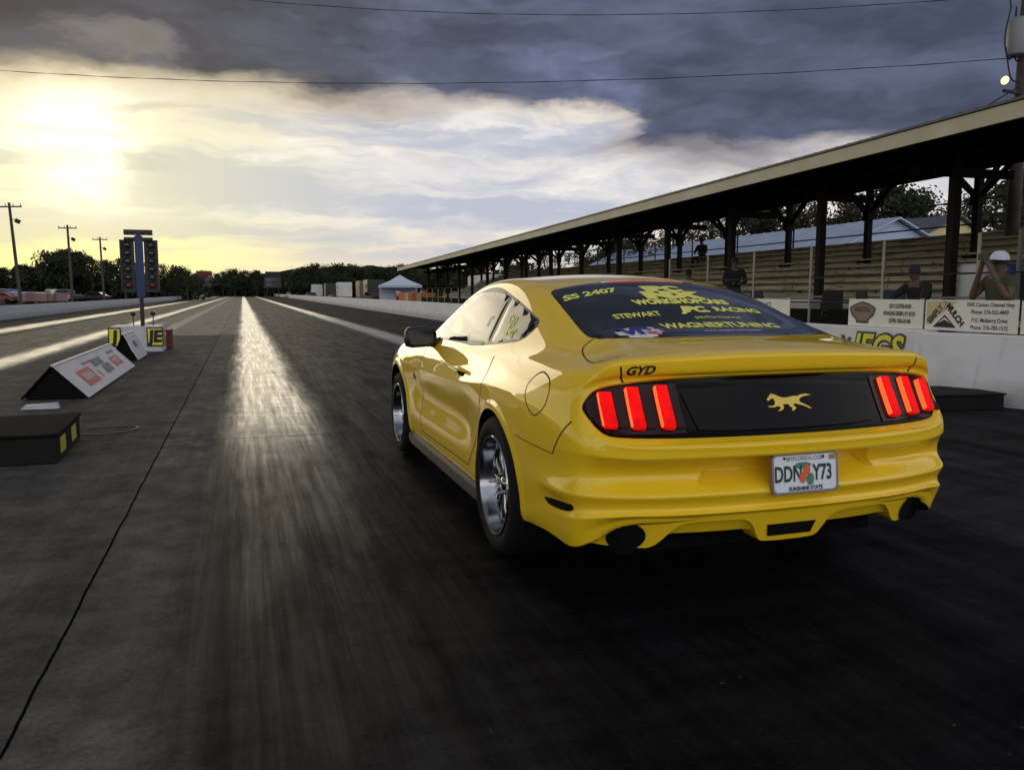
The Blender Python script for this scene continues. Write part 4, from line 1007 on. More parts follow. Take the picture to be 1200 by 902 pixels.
for i in range(-3, NB):
    y = 11.8 + i * 3.63
    z = 3.80 + rz_(y)
    MB().box((11.6, y, z / 2), (.15, .15, z)).build('post', M_post, stand)
    MB().bar(RP(11.25, y + .12, 3.46), RP(13.0, y + .12, 3.46), .05, .16).build('tie_beam', M_post, stand)
    yb = y; zb = 4.30 + rz_(y)
    MB().box((15.85, yb, (2.12 + zb) / 2), (.15, .15, zb - 2.12)).box((15.85, yb, 2.14), (.45, .30, .06)).build('post', M_post, stand)
    br = MB(); J = 3.55 + rz_(y)
    br.bar((15.85, yb, J), (16.5, yb, zb + .22), .06, .12); br.bar((15.85, yb, J), (14.9, yb, zb - .02), .06, .12)
    br.bar((15.85, yb, J), (15.85, yb - .9, zb), .06, .12); br.bar((15.85, yb, J), (15.85, yb + .9, zb), .06, .12)
    br.box((15.85, yb, J), (.24, .24, .28))
    br.build('brace', M_post, stand)
MB().box((11.25, 12.35, 3.55 + rz_(12.35)), (.30, .16, .17)).build('junction_box', M_roofd, stand)
# ------------------------------------------------------------------ bleachers
def wood_material():
    m = bpy.data.materials.new('weathered_planks'); m.use_nodes = True; nt = m.node_tree; g = NG(nt); b = nt.nodes['Principled BSDF']
    tc = g.node('ShaderNodeTexCoord'); x, y, z = g.sep(tc.outputs['Object'])
    brd = g.node('ShaderNodeTexWhiteNoise', noise_dimensions='3D'); g.put(brd.inputs['Vector'], g.comb(g.m('FLOOR', g.m('MULTIPLY', x, 6.)), g.m('FLOOR', g.m('MULTIPLY', y, .28)), 0))
    gr = g.noise(g.comb(g.m('MULTIPLY', x, 14.), g.m('MULTIPLY', y, .8), g.m('MULTIPLY', z, 14.)), 1., 6, .65)
    bl = g.noise(tc.outputs['Object'], .9, 6, .65)
    c = g.mix(g.ss(gr, .3, .7), (.40, .36, .27), (.66, .59, .44)); c = g.mix(g.m('MULTIPLY', g.ss(bl, .45, .7), .75), c, (.24, .20, .145))
    c = g.mix(g.m('MULTIPLY', brd.outputs['Value'], .35), c, (.16, .14, .11))
    k = g.ss(g.noise(tc.outputs['Object'], 3.4, 3, .6), .66, .70); c = g.mix(g.m('MULTIPLY', k, .9), c, (.02, .015, .012))
    bj = g.ss(g.m('ABSOLUTE', g.m('SUBTRACT', g.m('FRACT', g.m('ADD', g.m('DIVIDE', y, 3.63), g.m('MULTIPLY', g.m('FLOOR', g.m('MULTIPLY', x, 1.66)), .37))), .5)), .006, .003); c = g.mix(bj, c, (.03, .025, .02))
    st_ = g.noise(g.comb(x, g.m('MULTIPLY', y, 1.8), g.m('MULTIPLY', z, .6)), 1., 5, .7); c = g.mix(g.m('MULTIPLY', g.ss(st_, .50, .68), .5), c, (.12, .10, .08))
    g.put(b.inputs['Base Color'], c); b.inputs['Roughness'].default_value = .85; b.inputs['Specular IOR Level'].default_value = .2
    return m
M_wood = wood_material(); M_alu = mat('aluminium_bench', (.40, .41, .44), rough=.45, metal=.2, noise=.25, nscale=2)
M_frame = mat('dark_steel_frame', (.015, .015, .015), rough=.8); vblue = mat('blue_canvas', (.022, .032, .08), rough=.8); M_sign0 = mat('off_white_lid', (.6, .6, .6), rough=.5)
bl = empty('bleachers', (0, 0, 0), -KX, 'stepped wooden plank bleachers under the canopy, with grey lowest rows', 'bleachers')
NR = 10; YA, YB_ = 10.6, 62.
for i in range(NR):
    x = 12.15 + i * .60; z = .98 + i * .205; m = M_alu if i < 2 else M_wood
    MB().box((x, (YA + YB_) / 2, z), (.30, YB_ - YA, .045)).box((x + .13, (YA + YB_) / 2, z - .075), (.03, YB_ - YA, .10)).build('seat_plank', m, bl)
    MB().box((x - .30, (YA + YB_) / 2, z - .23), (.26, YB_ - YA, .04)).box((x - .16, (YA + YB_) / 2, z - .155), (.025, YB_ - YA, .09)).build('foot_plank', m, bl)
b = MB()
for i in range(29):
    y = YA + .1 + i * (YB_ - YA - .2) / 28
    b.bar((11.8, y, .62), (17.8, y, 2.72), .06, .10); 
    for x in (12.1, 14.2, 16.2, 17.7): b.bar((x, y, 0), (x, y, .62 + (x - 11.8) * .35), .07, .07)
b.build('support_frame', M_frame, bl)
b = MB()
for i in range(15):
    y = YA + i * 3.63; b.bar((17.75, y, 2.0), (17.75, y, 3.75), .045)
for z in (3.1, 3.72): b.bar((17.75, YA, z), (17.75, YB_, z - .0), .04)
b.build('top_guard_rail', M_frame, bl)
# end guard rails rising with the rows
for k, yy in enumerate((10.5, 8.6)):
    g_ = empty('stair_guard_rail', (0, 0, 0), -KX, ['grey pipe guard rail climbing the near end of the plank rows', 'grey pipe guard rail climbing outermost at the right edge'][k], 'railing', 'guard rails at the end of the bleachers')
    b = MB(); S = .40
    for dz in (1.35, .70): b.bar((11.7, yy, .98 + dz), (17.4, yy, .98 + dz + 5.7 * S), .05)
    for i in range(5): x = 11.7 + i * 1.36; b.bar((x, yy, .4), (x, yy, .98 + 1.35 + (x - 11.7) * S), .05)
    b.build('pipes', M_pipeg, g_)
    MB().bar((11.7, yy + .03, 1.18), (17.4, yy + .03, 1.18 + 5.7 * S), .02, .75).build('side_mesh_panel', M_frame, g_)
# pipe fence before the rows
pf = empty('pipe_fence', (0, 0, 0), -KX, 'tall thin pipe fence between the barrier and the plank rows', 'fence')
for i in range(26):
    y = 5.9 + i * 2.0; h = 2.2 if i < 8 else 1.55
    MB().tube([(10.25, y, 0), (10.25, y, h)], .026, 8).build('post', M_pipe, pf)
for z in (1.60, 1.12): MB().tube([(10.25, 5.5, z), (10.25, 56, z)], .016, 6).build('rail', M_frame, pf)
fr = empty('rail_barricade', (0, 0, 0), -KX, 'low grey pipe barricade standing in front of the lowest aluminium rows', 'railing')
b = MB()
for z in (1.22, .92, .62): b.bar((11.05, 10., z), (11.05, 40., z), .04)
for i in range(13): b.bar((11.05, 10. + i * 2.5, 0), (11.05, 10. + i * 2.5, 1.24), .05)
b.build('pipes', M_pipeg, fr)
# dark mesh screen low behind the signs
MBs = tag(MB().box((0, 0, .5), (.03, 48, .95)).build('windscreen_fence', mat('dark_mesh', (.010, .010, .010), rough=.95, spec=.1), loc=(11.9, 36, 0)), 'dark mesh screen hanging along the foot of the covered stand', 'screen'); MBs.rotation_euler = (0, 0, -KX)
for i, (x, y, r_) in enumerate(((11.35, 11.9, .4), (11.45, 12.7, -.3), (11.3, 13.6, .9), (11.5, 16.2, .1))):
    t = empty('folding_chair', (x, y, .0), r_ + 1.6, ['blue folding chair nearest the leaning spectator', 'dark folding chair second from the leaning spectator', 'dark folding chair turned away behind the rail barricade', 'blue folding chair alone further along the barricade'][i], 'chair', 'folding chairs before the lowest rows'); t.scale = (.85, .85, 1.08)
    MB().box((0, 0, .78), (.46, .44, .03)).build('seat', vblue if i in (0, 3) else M_frame, t); MB().box((0, .22, 1.05), (.46, .03, .38)).build('backrest', vblue if i in (0, 3) else M_frame, t)
    for a in (-.21, .21): MB().bar((a, -.22, .0), (a, .22, 1.25), .025).build('leg', M_pipeg, t); MB().bar((a, .24, .0), (a, -.20, .80), .025).build('leg', M_pipeg, t)
t = empty('cool_box', (11.4, 14.6, 0), .3, 'white lidded cool box standing between the folding chairs and the rows', 'cooler')
MB().box((0, 0, .95), (.35, .6, .32)).build('box_body', M_alu, t, bevel=.02); MB().box((0, 0, 1.135), (.37, .62, .05)).build('lid', M_sign0, t, bevel=.01); MB().box((0, 0, .4), (.4, .65, .78)).build('stand', M_frame, t)
# ------------------------------------------------------------------ banner signs on the fence behind the barrier
M_sign = mat('sign_vinyl', (.80, .79, .73), rough=.5, noise=.06, nscale=3)
M_signw = mat('sign_warm_patch', (.60, .50, .30), rough=.5)
M_brown = mat('brown_print', (.10, .06, .05), rough=.6); M_tan = mat('tan_print', (.30, .20, .10), rough=.6)
M_k = mat('black_print', (.012, .012, .012), rough=.6)
def sign(p0, p1, z0, z1, label, art):
    p0 = Vector((*p0, 0)); p1 = Vector((*p1, 0)); t = empty('banner_sign', (p0 + p1) / 2, 0, label, 'sign', 'banner signs above the right barrier')
    d = (p1 - p0); W = d.length; d.normalize(); n = Vector((-d.y, d.x, 0)); n = n if n.x < 0 else -n; c = Vector((0, 0, 0))
    ang_ = math.atan2(d.y, d.x)
    bd = MB().box((0, 0, (z0 + z1) / 2), (W, .018, z1 - z0), rz=ang_).build('sign_board', M_sign, t, bevel=.003)
    for k in (-.46, .46): MB().box(tuple(d * (W * k) - n * .03 + Vector((0, 0, (z1 - .0) / 2))), (.04, .04, z1 + .03)).build('sign_post', M_pipe, t)
    def P(u, v, o): return d * u + n * (.010 + o) + Vector((0, 0, (z0 + z1) / 2 + v))
    def poly(nm, pts, m, o=.002): MB().add([P(u, v, o) for u, v in pts], [tuple(range(len(pts)))]).build(nm, m, bd, fixn=False)
    def txt(s, size, u, v, m, bold=0., sx=1., rot=0.):
        vs, fs = text_verts(s, size, bold, 0, 1, 0, 'CENTER', sx); cs, sn = math.cos(rot), math.sin(rot)
        MB().add([P(u + k.x * cs - k.y * sn, v + k.x * sn + k.y * cs, .004) for k in vs], fs).build('lettering', m, bd, fixn=False)
    art(poly, txt, W, z1 - z0)
def arch_shape(cx, cy, a, b_):
    return [(cx + a * x, cy + b_ * y) for x, y in ((-.95,.1),(-1,.4),(-.8,.62),(-.4,.85),(0,1),(.4,.85),(.8,.62),(1,.4),(.95,.1),(.8,-.35),(.55,-.55),(.45,-.95),(-.45,-.95),(-.55,-.55),(-.8,-.35))]
def s1(poly, txt, W, H):
    poly('crest', arch_shape(-W * .29, 0, W * .19, H * .42), M_brown); poly('crest_field', arch_shape(-W * .29, H * .02, W * .165, H * .33), mat('crest_grey', (.22, .17, .16)), .003)
    txt('BRISTOL', .085, -W * .29, H * .10, M_brown, .006, 1.); txt('GARAGE', .07, -W * .29, -H * .12, M_tan, .006, 1.)
    txt('223 CLEVELAND', .075, W * .22, H * .26, M_brown, .003, .75); txt('BOWLING GREEN, KY 42101', .075, W * .21, 0, M_brown, .003, .62); txt('(270) 555-0148', .075, W * .22, -H * .26, M_brown, .003, .85)
def s2(poly, txt, W, H):
    poly('warm_patch', [(-W*.48,-H*.35),(-W*.48,H*.46),(-W*.12,H*.46)], M_signw, .0015)
    poly('roof_mark', [(-W*.40,-H*.40),(-W*.265,H*.02),(-W*.13,-H*.40)], M_k); poly('roof_line', [(-W*.34,-H*.27),(-W*.265,-H*.06),(-W*.19,-H*.27),(-W*.265,-H*.14)], M_sign, .003)
    poly('emblem', [(-W*.285,H*.22),(-W*.285,H*.44),(-W*.245,H*.44),(-W*.245,H*.22)], M_k)
    txt('&', .10, -W * .265, H * .32, M_signw, .004)
    txt('SIMPLY', .11, -W * .375, H * .02, M_brown, .006, .85, math.radians(47)); txt('MULCH', .11, -W * .150, H * .02, M_k, .006, .9, math.radians(-47))
    txt('3542 Carson Channel Hwy', .068, W * .22, H * .36, M_k, .001, .85); txt('Phone: 276-552-4869', .068, W * .22, H * .13, M_k, .001, .85)
    txt('P.O. Mulberry Drive', .068, W * .22, -H * .13, M_k, .001, .85); txt('Phone: 276-783-1572', .068, W * .22, -H * .36, M_k, .001, .85)
def s3(poly, txt, W, H):
    poly('disc', oval(-W*.36, 0, .15, .15, 30), M_k); poly('ring', oval(-W*.36, 0, .125, .125, 30), M_sign, .003); poly('disc', oval(-W*.36, 0, .085, .085, 24), mat('green_print', (.03, .10, .06)), .004)
    txt('CRANE', .15, W * .08, .02, M_k, .006)
def s0(poly, txt, W, H):
    txt('PERFORMANCE', .11, 0, H * .2, M_gp, .002, .9); txt('tires and service', .08, 0, -H * .18, M_tan, .001, .9)
sign((8.42, 9.76), (8.35, 8.32), .835, 1.215, 'white banner sign with brown arched crest, left of the one with a black roof shape', s1)
sign((8.35, 8.28), (8.38, 6.98), .835, 1.215, 'white banner sign with a black roof shape between two slanted words', s2)
sign((8.39, 6.95), (8.44, 5.55), .835, 1.215, 'white banner sign with a round black ring emblem, cut by the right edge', s3)
sign((8.62, 13.0), (8.55, 11.30), .86, 1.20, 'small white banner sign seen just over the coupe rear window', s0)
# ------------------------------------------------------------------ buildings behind the rows
M_bluer = mat('pale_blue_metal_roof', (.36, .43, .58), rough=.42, metal=.1, noise=.10, nscale=.6)
M_wh = mat('white_siding', (.55, .55, .56), rough=.6, noise=.1, nscale=1.)
M_warmlit = mat('warm_lit_siding', (.62, .50, .27), rough=.6)  # white house wall with the warm low light painted into its colour
def gable_building(name, label, loc, L, Wd, he, hr, mr, mw, rz=0., doors=3, gable_m=None):
    t = empty(name, loc, rz, label, 'building')
    MB().prism([(-Wd/2, 0), (Wd/2, 0), (Wd/2, he), (0, hr), (-Wd/2, he)], 0, L, 'Y').build('wall', gable_m or mw, t)
    b = MB(); o = .35
    for s in (-1, 1):
        b.add([(0, -o, hr + .06), (0, L + o, hr + .06), (s * (Wd/2 + o), L + o, he - .10), (s * (Wd/2 + o), -o, he - .10), (0, -o, hr + .14), (0, L + o, hr + .14), (s * (Wd/2 + o), L + o, he - .02), (s * (Wd/2 + o), -o, he - .02)], [(0, 1, 2, 3), (4, 5, 6, 7), (0, 3, 7, 4), (1, 2, 6, 5), (3, 2, 6, 7), (0, 1, 5, 4)])
    rf = b.build('roof', mr, t)
    b = MB()
    for i in range(int(L / 1.0)):
        for s in (-1, 1): b.bar((0, .5 + i, hr + .155), (s * (Wd/2 + o), .5 + i, he + .0), .04, .03)
    b.build('standing_seams', mr, rf)
    for i in range(doors):
        MB().box((-Wd/2 - .02, L * (i + .5) / doors, 1.1), (.05, 1.0, 2.1)).build('door', M_pipeg, t)
        MB().box((-Wd/2 - .02, L * (i + .5) / doors + 1.6, 1.6), (.06, 1.1, .8)).build('window', M_glass, t)
    return t
gable_building('metal_roof_shed', 'long shed with pale blue metal roof behind the plank rows', (31.5, 33.5, 0), 34, 9, 2.9, 4.95, M_bluer, M_bluer, -KX)
gable_building('metal_roof_shed', 'lower shed with pale blue roof at the near end, right of the long one', (37.5, 30.5, 0), 8, 7, 2.4, 3.9, M_bluer, M_bluer, -KX * 2, 1)
gable_building('warm_lit_house', 'small white house beyond the blue metal roof, warm light painted into its walls', (44.5, 42, 0), 7, 9, 4.8, 6.2, M_roofm, M_warmlit, .3, 2)
def trailer(loc, rz, L, m, label, h=2.6):
    t = empty('race_trailer', loc, rz, label, 'trailer', 'trailers parked beyond the right barrier')
    MB().box((0, 0, .55 + h / 2), (2.4, L, h)).build('body', m, t, bevel=.08)
    MB().box((-1.21, L * .2, .55 + h * .42), (.03, .9, h * .75)).build('door', M_pipeg, t)
    MB().box((-1.215, -.1, .55 + h * .3), (.02, L * .96, .18)).build('stripe', M_blk, t)
    MB().box((-1.22, -L * .25, .55 + h * .65), (.03, 1.1, .5)).build('window', M_glass, t)
    for yy in (-.45, .45):
        for s in (-1, 1): MB().lathe([(0, -.12), (.36, -.12), (.38, 0), (.36, .12), (0, .12)], (s * 1.1, yy, .38), 'X', 20).build('wheel', M_tyre, t)
    MB().bar((0, -L / 2, .5), (0, -L / 2 - 1.2, .45), .1).build('tow_bar', M_frame, t); return t
for i, (x, y, L, m, lb) in enumerate(((16, 190, 9, M_wh, 'white trailer furthest away beyond the right barrier'), (17, 168, 8, M_blk, 'black trailer second furthest beyond the right barrier'), (17.5, 150, 7, M_wh, 'white trailer in the middle of the row beyond the right barrier'),
        (18.5, 130, 7, mat('brown_red_trailer', (.16, .07, .05), rough=.5), 'dull red trailer left of the white tent'), (18, 118, 6, M_blk, 'black trailer just left of the white tent'), (25, 84, 9, M_wh, 'white trailer seen through the far posts of the stand'), (25, 70, 8, M_wh, 'nearest white trailer seen between the far stand posts'))):
    trailer((x, y, 0), -.05, L, m, lb)
# white tent
tn = empty('canopy_tent', (19.4, 105, 0), -.1, 'white peaked canopy tent beyond the right barrier left of the stand', 'tent')
M_tent = mat('tent_white', (.55, .60, .72), rough=.6)
b = MB(); b.add([(-2.6,-2.6,2.25),(2.6,-2.6,2.25),(2.6,2.6,2.25),(-2.6,2.6,2.25),(-1.2,-1.2,2.85),(1.2,-1.2,2.85),(1.2,1.2,2.85),(-1.2,1.2,2.85),(0,0,3.6)], [(0,1,5,4),(1,2,6,5),(2,3,7,6),(3,0,4,7),(4,5,8),(5,6,8),(6,7,8),(7,4,8)]); b.build('top', M_tent, tn)
MB().box((0, 0, 2.1), (5.2, 5.2, .32)).build('valance', mat('tent_edge', (.36, .42, .55), rough=.6), tn)
for x in (-2.5, 2.5):
    for y in (-2.5, 2.5): MB().tube([(x, y, 0), (x, y, 2.2)], .04, 6).build('pole', M_pipe, tn)
MB().box((0, 2.5, 1.0), (5, .04, 2.0)).build('side_wall', M_tent, tn)
# orange and cream safety panels beyond the barrier
M_or = mat('faded_orange', (.55, .16, .07), rough=.6); M_cr = mat('cream_panel', (.55, .42, .25), rough=.6)
pp = [(11.2 + .034 * 60 + .3 * k, 60 + 3.2 * k) for k in range(8)]
for i, (x, y) in enumerate(pp):
    t = empty('safety_panel', (x, y, 0), -.3, None, 'panel', 'upright safety panels beyond the right barrier')
    t['label'] = ('cream' if i % 3 == 1 else 'faded orange') + ' upright safety panel beyond the barrier at the far end of the stand'
    MB().box((0, 0, .85), (1.1, .05, .9)).build('board', M_cr if i % 3 == 1 else M_or, t)
    for s in (-.5, .5): MB().box((s, 0, .6), (.05, .05, 1.2)).box((s, 0, .02), (.06, .5, .04)).build('leg', M_frame, t)
# ------------------------------------------------------------------ right utility pole
M_polew = mat('weathered_pole', (.060, .050, .045), rough=.9, noise=.3, nscale=4)
up_ = empty('utility_pole', (17.85, 15.2, 0), 0, 'tall wooden pole at the right edge carrying a grey transformer and floodlight', 'pole')
MB().tube([(0, 0, 0), (0, 0, 6), (0, 0, 11)], [.17, .15, .12], 12).build('pole_shaft', M_polew, up_)
tx = MB().lathe([(0, -.42), (.20, -.42), (.22, -.38), (.22, .36), (.18, .42), (0, .42)], (-.40, -.12, 7.25), 'Z', 18).build('transformer', mat('transformer_grey', (.20, .21, .24), rough=.5), up_)
for a in (-.08, .08): MB().tube([(-.40 + a, -.12, 7.65), (-.40 + a, -.12, 7.92)], [.03, .02], 6).build('bushing', M_frame, tx)
MB().bar((-.22, 0, 7.4), (0, 0, 7.4), .08).bar((-.22, 0, 7.0), (0, 0, 7.0), .08).build('bracket', M_frame, up_)
MB().tube([(-.62, 0, 8.55), (-.55, 0, 8.80), (-.68, -.05, 8.92), (-.78, -.05, 8.75), (-.62, 0, 8.55)], .022, 6).build('cutout_fuse', M_frame, up_)
MB().bar((-.62, 0, 8.95), (.3, 0, 9.0), .07).build('short_arm', M_frame, up_)
for pts in ([(-.62, -.1, 7.9), (-.75, -.1, 7.2), (-.6, -.1, 6.75), (-.3, 0, 6.9), (0, 0, 7.0)], [(-.5, -.1, 7.3), (-.45, -.1, 6.9), (-.2, 0, 6.75), (0, 0, 6.95)], [(-.58, 0, 8.6), (-.66, -.1, 8.1), (-.62, -.1, 7.9)], [(-.7, -.1, 7.0), (-.5, -.1, 6.35), (-.15, 0, 6.3), (0, 0, 6.45)]):
    MB().tube(smooth_poly([Vector(p) for p in pts], 5, False), .018, 5).build('drop_cable', M_frame, up_)
MB().bar((-.85, -.25, 5.98), (0, 0, 6.02), .06, .06).build('lamp_arm', M_frame, up_)
fl_ = MB().lathe([(0, .10), (.07, .08), (.10, -.04), (.15, -.10), (.14, -.11)], (0, 0, 0), 'Y', 16).build('floodlight', M_frame, up_); fl_.scale = (.72,) * 3; fl_.location = (-.86, -.32, 6.18); fl_.rotation_euler = (0, 0, math.radians(-75))
MB().lathe([(0, -.135), (.08, -.13), (.135, -.11)], (0, 0, 0), 'Y', 16).build('lit_reflector', mat('lit_lamp', (.8, .7, .5), rough=.3, emit=(1., .80, .45), estr=1.1), fl_)
tag(MB().tube([(15.9, 15.6, 5.05), (17.3, 14.85, 6.05)], .014, 5).build('guy_wire', M_frame), 'thin guy wire slanting from the canopy roof up to the floodlight', 'wire')
def wire(P0, P1, z, label, r=.017, t1=1.):
    pts = []; 
    for i in range(61):
        t = t1 * i / 60; x = P0[0] + (P1[0] - P0[0]) * t; y = P0[1] + (P1[1] - P0[1]) * t; pts.append(Vector((x, y, z(t))))
    b = MB().tube(pts, r, 5)
    # a second strand twisted round it
    tw = [p + Vector((0, math.cos(i * 1.3) * r * 1.2, math.sin(i * 1.3) * r * 1.6)) for i, p in enumerate(pts)]
    b.tube(tw, r * .8, 5); return tag(b.build('overhead_cable', M_frame), label, 'cable')
wire((18.1, 15), (-16, 35), lambda t: 6.86 - 1.0 * t + 3.73 * t * t, 'lower twisted overhead cable crossing the whole sky', .007)
wire((18.1, 15), (-16, 35), lambda t: 8.32 - 1.15 * t + 7.0 * t * t, 'upper overhead cable dipping into view along the top edge', .006, .9)
# ------------------------------------------------------------------ trees
M_leafd = mat('dark_foliage', (.030, .040, .018), rough=.8, spec=.15, noise=.5, nscale=.7)
M_leafd2 = mat('olive_foliage', (.045, .045, .022), rough=.8, spec=.15, noise=.5, nscale=.7)
M_bark = mat('bark', (.035, .028, .022), rough=.95)
def tree_proto(seed, H, R, nclump, nleaf, ls, m, trunk_h=.3, gap=.0):
    r = random.Random(seed); b = MB()
    th = H * trunk_h
    tb = MB(); tb.tube([(0, 0, 0), (r.uniform(-.1, .1), 0, th), (r.uniform(-.3, .3), r.uniform(-.2, .2), H * .75)], [R * .07, R * .05, R * .015], 7)
    cl = []
    for k in range(nclump):
        a = r.uniform(0, 2 * PI); u = r.random() ** .6; z = th + (H - th) * (r.random() ** .8)
        prof = math.sin(PI * min(1, max(.08, (z - th * .6) / (H - th * .6)))) ** .55
        rad = R * prof * u * .92; p = Vector((rad * math.cos(a), rad * math.sin(a), z * .96)); cr = R * r.uniform(.16, .34)
        cl.append((p, cr))
        if k < 9: tb.tube([(0, 0, th + (z - th) * .25), p * .55 + Vector((0, 0, z * .35)), p], [R * .03, R * .018, R * .006], 5)
    for p, cr in cl:
        for j in range(nleaf):
            d = Vector((r.gauss(0, 1), r.gauss(0, 1), r.gauss(0, .8))).normalized() * cr * r.random() ** .4
            q = p + d; s = ls * r.uniform(.6, 1.4)
            n = Vector((r.uniform(-1, 1), r.uniform(-1, 1), r.uniform(-.3, 1))).normalized(); t1 = n.orthogonal().normalized(); t2 = n.cross(t1)
            b.add([q - t1 * s, q + t2 * s * .6, q + t1 * s, q - t2 * s * .6], [(0, 1, 2, 3)])
    t = empty('broadleaf_tree', (0, 0, 0)); 
    tb.build('trunk', M_bark, t); b.build('crown', m, t, fixn=False); return t
protos = [tree_proto(11, 9, 4.2, 60, 70, .20, M_leafd, .25), tree_proto(12, 9, 3.6, 44, 74, .115, M_leafd2, .30), tree_proto(13, 9, 4.8, 70, 64, .22, M_leafd, .2), tree_proto(14, 9, 3.4, 34, 60, .11, M_leafd2, .32)]
used = [False] * 4
def plant(k, x, y, s, sz, label, group, rz=None):
    o = protos[k] if not used[k] else copy_tree(protos[k]); used[k] = True
    o.location = (x, y, 0); o.scale = (s, s, sz); o.rotation_euler = (0, 0, rnd.uniform(0, 6.3) if rz is None else rz)
    tag(o, label, 'tree', group)
def pt(px_, Zc):
    """ground point seen in photo column px_ at depth Zc"""
    a = math.radians(18.289) + math.atan((px_ - 600) / 950); r_ = Zc / math.cos(math.atan((px_ - 600) / 950)); return r_ * math.sin(a), r_ * math.cos(a)
def row(items, Zc, label_fn, group, jit=6):
    for i, (px_, ytop) in enumerate(items):
        z = Zc + rnd.uniform(-jit, jit); x, y = pt(px_, z); H = 1.3 + (343 - ytop) * (.90 if Zc == 150 else 1.) * z / 950
        s = H / 9.; plant((1, 3, 1, 3, 0)[i % 5] if Zc < 80 else (rnd.randrange(4) if i % 4 else 2), x, y, max(s, .75), s, label_fn(i, px_), group)
lab = lambda i, p: ('dark round-headed tree standing beyond the left barrier' if i % 2 else 'dark spreading tree standing beyond the left barrier')
row([(-30, 306), (8, 312), (30, 308), (44, 311), (62, 291), (80, 289), (98, 292), (112, 299), (128, 302), (150, 300), (176, 303), (196, 306), (210, 309), (222, 316)], 150, lab, 'trees beyond the left barrier')
row([(240, 318), (252, 319), (264, 318), (277, 316), (290, 318), (303, 318), (318, 321), (332, 320), (348, 317)], 300, lambda i, p: 'dark tree in the far belt at the end of the strip', 'trees at the end of the strip', 10)
row([(358, 314), (372, 310), (386, 309), (400, 310), (414, 311), (428, 314), (442, 313), (458, 312), (472, 311), (488, 314), (505, 312), (525, 309)], 190, lambda i, p: 'dark tree in the belt behind the trailers and white tent', 'trees behind the trailers', 10)
row([(560, 306), (600, 300), (640, 292), (680, 286), (715, 278)], 110, lambda i, p: 'dark tree behind the far half of the covered stand', 'trees behind the far stand', 6)
row([(745, 262), (790, 255), (830, 250), (862, 238), (890, 236), (925, 226), (960, 232), (985, 228), (1012, 220), (1040, 226), (1075, 222), (1105, 246), (1130, 230), (1165, 215), (1200, 205), (1240, 208)], 66, lambda i, p: 'leafy tree with sky gaps rising behind the metal roofed shed', 'trees behind the metal roofed shed', 5)
for i, (x, y, s) in enumerate(((-34, -48, 1.1), (-24, -55, 1.3), (-12, -52, 1.), (-1, -60, 1.4), (9, -54, 1.1), (20, -50, 1.2), (-45, -30, 1.1), (-52, -12, 1.2), (31, -42, 1.2))):  # out of view, added to put a dark horizon band into the car's reflections
    plant(i % 4, x, y, s, s, 'unseen tree added behind the viewpoint for dark reflections in the paint', 'unseen trees added for reflections')
for k in range(4):
    if not used[k]: bpy.data.objects.remove(protos[k])
# continuous far wood under and between them
def wood(name, label, pts, Hf, n, ls, seed, m=M_leafd):
    r = random.Random(seed); b = MB()
    for i in range(n):
        t = r.random() * (len(pts) - 1); k = int(t); f = t - k; x = pts[k][0] * (1 - f) + pts[k + 1][0] * f; y = pts[k][1] * (1 - f) + pts[k + 1][1] * f
        H = Hf(t) * (1 + .25 * math.sin(t * 9.) + .12 * math.sin(t * 31)); z = H * r.random() ** .8; q = Vector((x + r.gauss(0, 1.6), y + r.gauss(0, 4), z)); s = ls * r.uniform(.6, 1.5)
        nn = Vector((r.uniform(-1, 1), r.uniform(-1, .3), r.uniform(-.3, 1))).normalized(); t1 = nn.orthogonal().normalized(); t2 = nn.cross(t1)
        b.add([q - t1 * s, q + t2 * s * .7, q + t1 * s, q - t2 * s * .7], [(0, 1, 2, 3)])
    return tag(b.build(name, m, fixn=False), label, 'undergrowth', kind='stuff')
wood('undergrowth', 'dark scrub filling in below the trees on the left', [pt(-60, 158), pt(60, 158), pt(150, 158), pt(230, 168)], lambda t: 3.8, 6000, .55, 31)
wood('undergrowth', 'dark far wood closing the end of the strip', [pt(215, 310), pt(270, 325), pt(330, 325), pt(380, 310)], lambda t: 6.0, 5000, 1.0, 32)
wood('undergrowth', 'dark scrub below the trees behind the trailers', [pt(350, 205), pt(430, 205), pt(520, 200), pt(620, 150)], lambda t: 5.0, 6000, .75, 33)
# ------------------------------------------------------------------ left utility poles
def upole(loc, H, lean, label, scale=1.):
    t = empty('utility_pole', loc, 0, label, 'pole', 'wooden poles along the left side'); t.rotation_euler = (0, lean, 0)
    MB().tube([(0, 0, -.2), (0, 0, H)], [.16, .11], 8).build('pole_shaft', M_polew, t)
    a = MB().bar((-.95, 0, H - .35), (.95, 0, H - .35), .10, .12).build('cross_arm', M_polew, t)
    for x in (-.88, -.3, .3, .88): MB().tube([(x, 0, H - .28), (x, 0, H - .1)], [.04, .03], 6).build('insulator', M_frame, a)
    MB().bar((0, 0, H - 1.45), (.55, -.2, H - 1.45), .06).build('lamp_arm', M_frame, t)
    MB().box((.55, -.25, H - 1.62), (.38, .30, .36), M=Matrix.Rotation(.5, 3, 'Y')).build('floodlight', M_frame, t)
    return t
upole((-18.6, 82, 0), 9.1, math.radians(-2.6), 'nearest leaning wooden pole with crossarm and floodlight on the left')
upole((-18.4, 104, 0), 8.9, math.radians(-.6), 'middle wooden pole with crossarm behind the left barrier')
upole((-18.2, 125, 0), 8.9, math.radians(-.8), 'furthest wooden pole with crossarm beside the starting lights')
